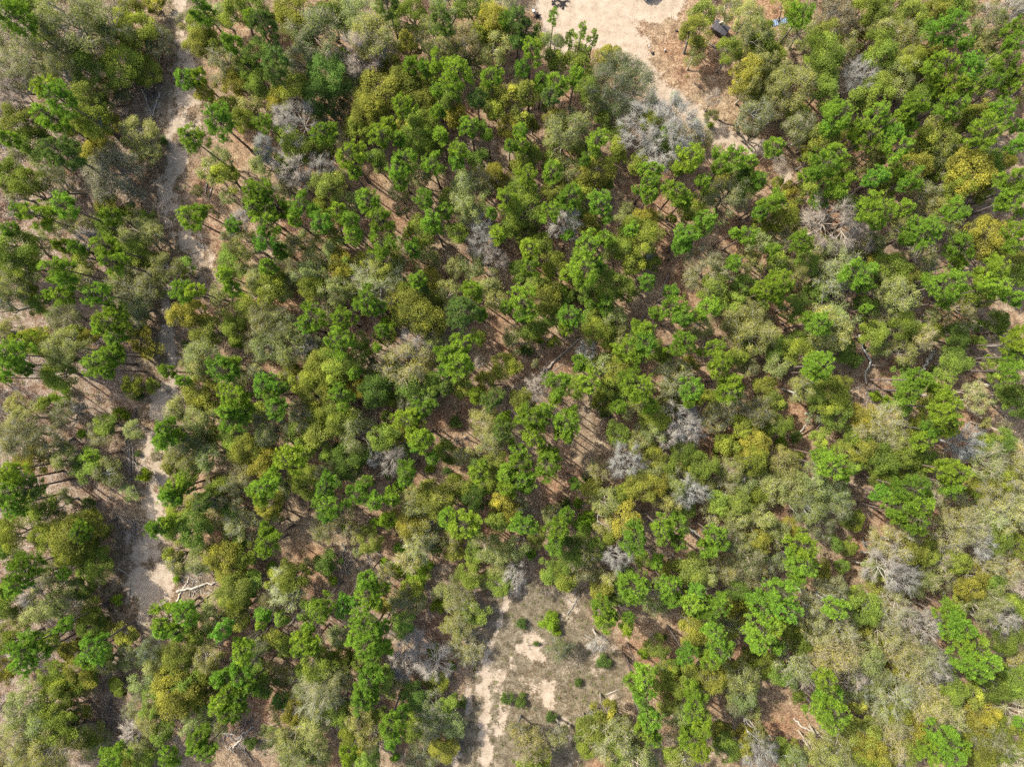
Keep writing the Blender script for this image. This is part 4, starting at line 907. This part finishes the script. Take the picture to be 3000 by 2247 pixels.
for k, u, v, R in TREES:
    r = np.random.default_rng(int(u * 7919 + v * 104729) & 0xffffffff)
    if k in "Pp": o, ph, cat, grp = plant_pine(u, v, R, k, r)
    elif k in "SLs": o, ph, cat, grp = plant_shrub(u, v, R, k, r)
    else: o, ph, cat, grp = plant_oak(u, v, clear_of_sand(u, v, R), k, r)
    register(o, ph, u, v, cat, grp)
for i, (tu, tv, fu, fv, R) in enumerate(SLIM):
    r = np.random.default_rng(900 + i)
    o, ph, cat, grp = plant_pine(0, 0, 0, "P", r, ((tu, tv), (fu, fv), R))
    register(o, ph, fu, fv, cat, grp)
SLIM_END = True

# ---------------------------------------------------------------- logs and brushwood, each piece a thing
TONE = {"pale": (.36, .325, .27), "grey": (.22, .20, .17), "dark": (.10, .08, .07), "charred": (.04, .036, .036)}
for i, (tone, ra, rb, pts) in enumerate(LOGS):
    thick = ra >= .075; ra *= 1.4; rb *= 1.4
    r = np.random.default_rng(1000 + i)
    W = []
    for p in pts:
        z = (p[2] if len(p) > 2 else 0)
        x, y, z = px(p[0], p[1], z)
        W.append([x, y, z])
    W = np.array(W)
    # resample, with a little crookedness
    n = 4 + 3 * len(W)
    s = np.linspace(0, len(W) - 1, n); i0 = np.minimum(s.astype(int), len(W) - 2); f = (s - i0)[:, None]
    P = W[i0] * (1 - f) + W[i0 + 1] * f
    P[1:-1] += r.normal(0, ra * .45, (n - 2, 3)) * [1, 1, .3]
    rr = np.linspace(ra, rb, n) * r.uniform(.88, 1.12, n)
    heap = r.uniform(0, .12) if len(pts) == 2 else 0
    P[:, 2] += gz(P[:, 0], P[:, 1]) + rr * .8 + heap * np.linspace(0, 1, n)
    o0 = P[0].copy(); o0[2] = gz(o0[0], o0[1])
    g = Geo(); tube(g, P - o0, rr, 7, r.uniform(.3, .8))
    for b in range(int(r.integers(0, 4))):
        k = r.integers(1, n - 1); d = unit(np.append(r.normal(size=2), abs(r.normal()) * .5))
        tube(g, [P[k] - o0 - d * rr[k] * .5, P[k] - o0 + d * r.uniform(.15, .5)], [rr[k] * .4, .012], 4, .5)
    name = "fallen_log" if thick else "fallen_branch"
    o = new_obj(name, g.mesh(name, M_LOG, True), loc=tuple(o0), color=vary(TONE[tone], r, .08))
    mu, mv = np.mean([p[0] for p in pts]), np.mean([p[1] for p in pts])
    register(o, {"pale": "pale weathered", "grey": "grey", "dark": "dark brown", "charred": "charred black"}[tone] + (" fallen log" if thick else " thin fallen branch"), mu, mv, "log" if thick else "branch", "fallen logs" if thick else "fallen branches")

# ---------------------------------------------------------------- things of the yard
def box(g, c, s, v=.5, taper=1.0):
    x, y, z = np.array(s) / 2
    V = np.array([[-x, -y, -z], [x, -y, -z], [x, y, -z], [-x, y, -z], [-x * taper, -y * taper, z], [x * taper, -y * taper, z], [x * taper, y * taper, z], [-x * taper, y * taper, z]]) + c
    g.add(V, [[3, 2, 1, 0], [4, 5, 6, 7], [0, 1, 5, 4], [1, 2, 6, 5], [2, 3, 7, 6], [3, 0, 4, 7]], v)

def bevel(o, w, seg=2):
    m = o.modifiers.new("bevel", 'BEVEL'); m.width = w; m.segments = seg; m.limit_method = 'ANGLE'
    return o

def part(name, g, mat, parent, w=0.0, smooth=False, **kw):
    o = new_obj(name, g.mesh(name, mat, smooth), parent, **kw)
    if w: bevel(o, w)
    return o

def yard_things():
    m_black = plain_material("black_sheet", (.022, .022, .026), .55, .35, var=.5, scale=2.5)
    m_lid = plain_material("worn_black_lid", (.055, .052, .060), .6, .4, var=.6, scale=3.5)
    m_white = plain_material("white_plastic", (.72, .74, .78), .4, .4, var=.06)
    m_blue = plain_material("blue_painted_metal", (.16, .225, .33), .45, .4, .2, var=.5, scale=4)
    m_paint = plain_material("dark_blue_paint", (.012, .020, .034), .25, .6, var=.1)
    m_glass = plain_material("dark_window", (.02, .025, .03), .06, .8, var=.05)
    m_rub = plain_material("rubber", (.02, .02, .02), .85, .2, var=.2)
    m_red = plain_material("red_lens", (.35, .01, .01), .3, .5, var=.05)
    m_chrome = plain_material("bright_metal", (.6, .62, .66), .25, .5, .9, var=.05)
    # black box among the oaks
    x, y, _ = px(2106, 92)
    t = empty("storage_box", x, y); t.rotation_euler = (0, 0, math.atan2(-.555, .832))
    g = Geo(); box(g, (0, 0, .56), (2.25, 1.35, 1.0), taper=.97); part("body", g, m_black, t, .04)
    g = Geo(); box(g, (0, .0, 1.10), (2.34, 1.44, .09)); part("lid", g, m_lid, t, .03)
    for k in range(4):
        g = Geo(); box(g, (-.84 + .56 * k, 0, 1.163), (.05, 1.30, .03)); part("lid_rib", g, m_lid, t, .008)
    for sy in (-.5, .5):
        g = Geo(); box(g, (0, sy, .03), (2.1, .10, .10)); part("skid", g, m_black, t, .01)
    for sx in (-.6, .6):
        g = Geo(); box(g, (sx, -.705, .95), (.16, .05, .12)); part("latch", g, m_chrome, t, .01)
    t["label"] = "low black box with a worn flat lid under the oaks beside the yard"; t["category"] = "storage box"
    # blue ribbed sheet
    x, y, _ = px(2283, 65)
    n = 41; xs = np.linspace(-1.15, 1.15, n); g = Geo()
    for yy in (-.42, .42): pass
    V = np.concatenate([np.stack([xs, np.full(n, s), .03 * np.sin(xs * 22) + .20 + .10 * s + .04 * xs], 1) for s in (-.42, .42)])
    V2 = V - [0, 0, .008]
    q = np.array([[i, i + 1, n + i + 1, n + i] for i in range(n - 1)])
    g.add(V, q); g.add(V2, q[:, ::-1])
    o = new_obj("metal_sheet", g.mesh("metal_sheet", m_blue), loc=(x, y, float(gz(x, y)) - .06), rot=(0, 0, rad(13)))
    o["label"] = "blue ribbed metal sheet lying beneath the pine in the upper right"; o["category"] = "metal sheet"
    # dark vehicle parked at the top edge, only its corner in the picture
    ux, wx = np.array([.70, .714]), np.array([-.714, .70])
    cx, cy, _ = px(1893, 8)
    L, W = 4.6, 1.85
    c = np.array([cx, cy]) + ux * L / 2 + wx * W / 2
    t = empty("parked_car", c[0], c[1]); t.rotation_euler = (0, 0, math.atan2(ux[1], ux[0]))
    g = Geo(); box(g, (0, 0, .72), (L, W, .62), taper=.97); part("body", g, m_paint, t, .12)
    g = Geo(); box(g, (-.35, 0, 1.36), (3.3, W * .92, .66), taper=.86); part("cabin", g, m_paint, t, .10)
    g = Geo(); box(g, (-.35, 0, 1.34), (3.32, W * .80, .42), taper=.9); part("rear_window", g, m_glass, t, .03)
    g = Geo(); box(g, (-.35, 0, 1.34), (2.5, W * .935, .40), taper=.9); part("side_window", g, m_glass, t, .03)
    for sx in (-1.4, 1.4):
        for sy in (-1, 1):
            g = Geo(); tube(g, [[sx, sy * .72, .34], [sx, sy * .92, .34]], [.34, .34], 20); part("wheel", g, m_rub, t)
    for sy in (-1, 1):
        g = Geo(); box(g, (-L / 2 + .03, sy * .72, .86), (.10, .26, .22)); part("tail_light", g, m_red, t, .02)
    g = Geo(); box(g, (-L / 2 - .05, 0, .45), (.16, W * .98, .20)); part("bumper", g, m_chrome, t, .04)
    t["label"] = "dark car cut by the top edge above the sandy yard"; t["category"] = "car"
    # lumps and litter
    def lump(name, u, v, s, mat, label, cat, seed):
        r = np.random.default_rng(seed); x, y, _ = px(u, v)
        a, b = np.meshgrid(np.linspace(0, np.pi, 8)[1:-1], np.arange(12) * 2 * np.pi / 12, indexing='ij')
        rr = 1 + r.normal(0, .10, a.shape)
        V = np.stack([np.sin(a) * np.cos(b) * rr * s[0], np.sin(a) * np.sin(b) * rr * s[1], np.cos(a) * rr * s[2]], -1)
        V = np.concatenate([V.reshape(-1, 3), [[0, 0, s[2]], [0, 0, -s[2]]]])
        V[:, 2] = np.maximum(V[:, 2], -s[2] * .6)
        g = Geo(); F = []
        for i in range(5):
            for j in range(12):
                F.append([i * 12 + j, (i + 1) * 12 + j, (i + 1) * 12 + (j + 1) % 12, i * 12 + (j + 1) % 12])
        g.add(V, F); g.F.append(np.array([[72, j, (j + 1) % 12] for j in range(12)])); g.A.append(np.full(12, .5))
        g.F.append(np.array([[73, 60 + (j + 1) % 12, 60 + j] for j in range(12)])); g.A.append(np.full(12, .5))
        o = new_obj(name, g.mesh(name, mat, True), loc=(x, y, float(gz(x, y)) + s[2] * .6))
        o["label"] = label; o["category"] = cat
    lump("rubbish_bag", 1912, 157, (.24, .20, .18), m_black, "black rubbish bag on the red litter beside the road", "rubbish bag", 1)
    lump("rubbish_scrap", 1950, 152, (.17, .10, .10), m_black, "small black scrap right of the black bag beside the road", "scrap", 2)
    lump("plastic_scrap", 1948, 147, (.09, .08, .08), m_white, "tiny white scrap touching the small black scrap by the road", "scrap", 3)
    lump("rubbish_scrap", 1982, 92, (.22, .14, .12), m_black, "black scrap at the foot of the yellow-green oaks by the yard", "scrap", 4)
    lump("paper_scrap", 1902, 136, (.13, .10, .05), plain_material("pale_blue_paper", (.42, .48, .58), .8, var=.1), "pale blue scrap just above the black bag", "scrap", 5)
    # white bucket and burnt stump left of the yard
    x, y, _ = px(1563, 35)
    t = empty("bucket", x, y)
    g = Geo(); tube(g, [[0, 0, 0], [0, 0, .34]], [.13, .17], 16); part("body", g, m_white, t, smooth=False)
    g = Geo(); tube(g, [[0, 0, .325], [0, 0, .355]], [.185, .185], 16); part("rim", g, m_white, t)
    t["label"] = "small white bucket left of the sandy yard near the top edge"; t["category"] = "bucket"
    x, y, _ = px(1573, 48)
    g = Geo(); tube(g, [[0, 0, -.1], [.03, .02, .35], [.05, .06, .72]], [.30, .24, .16], 9)
    for k in range(6):
        a = k * 1.05 + .3; tube(g, [[0, 0, .12], [.38 * math.cos(a), .38 * math.sin(a), .03], [.62 * math.cos(a + .2), .62 * math.sin(a + .2), -.04]], [.13, .09, .03], 5)
    o = new_obj("burnt_stump", g.mesh("burnt_stump", M_LOG), loc=(x, y, float(gz(x, y))), color=(.05, .04, .04))
    o["label"] = "burnt black stump just below the white bucket left of the yard"; o["category"] = "stump"
yard_things()

# ---------------------------------------------------------------- small growth nobody could count
def scatter(n, seed, dens):
    r = np.random.default_rng(seed)
    x, y = r.uniform(-76, 76, n), r.uniform(-57, 57, n)
    k = r.uniform(size=n) < dens(x, y)
    return r, x[k], y[k]

def build_small_growth():
    def m(x, y):
        road, track, low, grass, brush = floor_masks(x, y)
        return np.maximum(np.maximum(road, track), low), grass, brush
    # fallen leaves
    r, x, y = scatter(95000, 51, lambda x, y: (lambda s, g, b: np.where(s > .55, .12, .9))(*m(x, y)))
    p = np.stack([x, y, gz(x, y) + r.uniform(.02, .06, len(x))], 1)
    g = Geo(); leaves(g, p, unit(r.normal(size=p.shape) * .5 + [0, 0, 1]), r.uniform(.07, .15, len(x)), .075, r.uniform(0, 1, len(x)), r)
    stuff("leaf_litter", g.mesh("leaf_litter", scatter_material("dry_leaves", [(0, (.055, .033, .02)), (.45, (.17, .098, .056)), (.8, (.25, .165, .10)), (1, (.34, .27, .19))])), "brown fallen leaves strewn over the forest floor", "leaf litter")
    # twigs on the ground
    r, x, y = scatter(17000, 52, lambda x, y: (lambda s, g, b: np.where(s > .6, .22, .35 + .6 * b))(*m(x, y)))
    p = np.stack([x, y, gz(x, y) + .03], 1); a = r.uniform(0, 6.28, len(x)); L = r.uniform(.25, 1.1, len(x))
    d = np.stack([np.cos(a) * L, np.sin(a) * L, r.uniform(0, .25, len(x)) * L], 1)
    g = Geo(); spikes(g, p, p + d, r.uniform(.008, .022, len(x)), r.uniform(0, 1, len(x)))
    for hu, hv, hr, k in ((383, 1370, 40, 120), (392, 1545, 45, 140), (585, 1690, 60, 200), (705, 2165, 55, 220), (1010, 1650, 45, 130), (1085, 1630, 40, 80), (320, 2090, 40, 90), (445, 290, 40, 110), (2560, 1165, 45, 160), (620, 1005, 30, 80), (1305, 1315, 35, 70)):
        c = np.array(px(hu, hv)); q = r.normal(0, hr * MPP * .55, (k, 2)) + c[:2]
        b = np.column_stack([q, gz(q[:, 0], q[:, 1]) + r.uniform(.02, .3, k)]); a = r.normal(1.5, 1.0, k); L = r.uniform(.5, 2.2, k)
        spikes(g, b, b + np.column_stack([np.cos(a) * L, np.sin(a) * L, r.uniform(-.05, .15, k) * L]), r.uniform(.018, .045, k), r.uniform(.35, 1, k))
    stuff("fallen_twigs", g.mesh("fallen_twigs", scatter_material("dry_twigs", [(0, (.06, .05, .045)), (.5, (.17, .15, .135)), (1, (.38, .35, .32))], .0)), "grey fallen twigs lying on the forest floor", "twigs")
    # dry grass
    r, x, y = scatter(26000, 53, lambda x, y: (lambda s, g, b: np.clip(g * 1.1 + .06, 0, 1) * np.where(s > .62, .12, 1) * np.clip(3 * fbm(x * .5, y * .5, 77) - .8, .1, 1))(*m(x, y)))
    nb = 9; n = len(x)
    p = np.repeat(np.stack([x, y, gz(x, y)], 1), nb, 0) + r.normal(0, .05, (n * nb, 3)) * [1, 1, 0]
    a = r.uniform(0, 6.28, n * nb); hh = r.uniform(.15, .45, n * nb); sp = r.uniform(.05, .35, n * nb)
    tip = p + np.stack([np.cos(a) * sp, np.sin(a) * sp, hh], 1)
    tone = np.clip(np.repeat(r.uniform(0, 1, n), nb) * .7 + r.uniform(0, .3, n * nb), 0, 1)
    g = Geo(); needles(g, p, tip, .022, tone, r)
    stuff("dry_grass", g.mesh("dry_grass", scatter_material("dry_grass", [(0, (.11, .15, .03)), (.3, (.16, .155, .06)), (.65, (.19, .16, .095)), (1, (.26, .22, .155))], .3)), "dry tan grass tufts in the clearing and along the track", "grass")
    # seedlings and low leafy plants
    r, x, y = scatter(10500, 54, lambda x, y: (lambda s, g, b: np.where(s > .5, .02, np.clip(.30 + .7 * g, 0, .95)) * np.clip(3.2 * fbm(x * .22, y * .22, 78) - 1.0, 0.05, 1))(*m(x, y)))
    n = len(x); q = 26
    R = r.uniform(.10, .55, n) ** 1.1
    dirs = unit(r.normal(size=(n, q, 3)) + [0, 0, .6]); dirs[..., 2] = np.abs(dirs[..., 2])
    p = (np.stack([x, y, gz(x, y)], 1)[:, None] + dirs * (R[:, None] * r.uniform(.3, 1, (n, q)))[..., None]).reshape(-1, 3)
    tone = np.clip(np.repeat(r.uniform(0, 1, n), q) + r.normal(0, .1, n * q), 0, 1)
    g = Geo(); leaves(g, p, unit(r.normal(size=p.shape) * .6 + [0, 0, 1]), r.uniform(.08, .15, n * q), .08, tone, r)
    stuff("undergrowth", g.mesh("undergrowth", scatter_material("low_plants", [(0, (.08, .12, .03)), (.35, (.15, .18, .045)), (.7, (.20, .25, .045)), (1, (.25, .25, .09))], .35)), "low green seedlings and plants on the forest floor", "undergrowth")

def build_margin():
    """the wood goes on beyond the frame"""
    r = np.random.default_rng(61)
    g, w = Geo(), Geo()
    pts = []
    for _ in range(4000):
        x, y = r.uniform(-92, 92), r.uniform(-73, 73)
        e = max(abs(x) - 73.5, abs(y) - 55.5)
        if e < 0 or e > 16: continue
        if y > 0 and 0 < x < 25: continue
        if all((x - a) ** 2 + (y - b) ** 2 > 11 for a, b in pts): pts.append((x, y))
    for x, y in pts:
        pine = r.uniform() < .42
        R, h = (r.uniform(1.5, 2.4), r.uniform(11, 15)) if pine else (r.uniform(1.8, 2.9), r.uniform(5.5, 8))
        D = h * (.36 if pine else .62)
        n = 22 if pine else 26; q = 42
        z0 = float(gz(x, y))
        tube(w, [[x, y, z0 - .1], [x, y, z0 + h - D * .4]], [.16, .08], 5, .5, False)
        d = unit(r.normal(size=(n, 3))); C = d * [R * .8, R * .8, D * .42] * r.uniform(.6, 1, (n, 1)) + [x, y, z0 + h - D * .5]
        dirs = unit(r.normal(size=(n, q, 3)) + [0, 0, .4])
        p = (C[:, None] + dirs * r.uniform(.3, .75, (n, q, 1))).reshape(-1, 3)
        base = .12 if pine else r.choice([.45, .62, .85])
        leaves(g, p, unit(dirs.reshape(-1, 3) + r.normal(size=(n * q, 3)) * .5 + [0, 0, .4]), .26, .15, np.clip(base + r.normal(0, .06, n * q), 0, 1), r)
    ms = scatter_material("distant_foliage", [(0, (.15, .27, .03)), (.25, (.22, .34, .035)), (.5, (.20, .225, .058)), (.75, (.25, .27, .11)), (1, (.31, .29, .055))], .35)
    o = stuff("surrounding_woods", g.mesh("surrounding_woods", ms), "the same wood going on past the edges of the view", "woods")
    k = new_obj("trunks", w.mesh("trunks", M_BARK), o, color=(.2, .17, .15))
build_small_growth()
build_margin()
finish_labels()
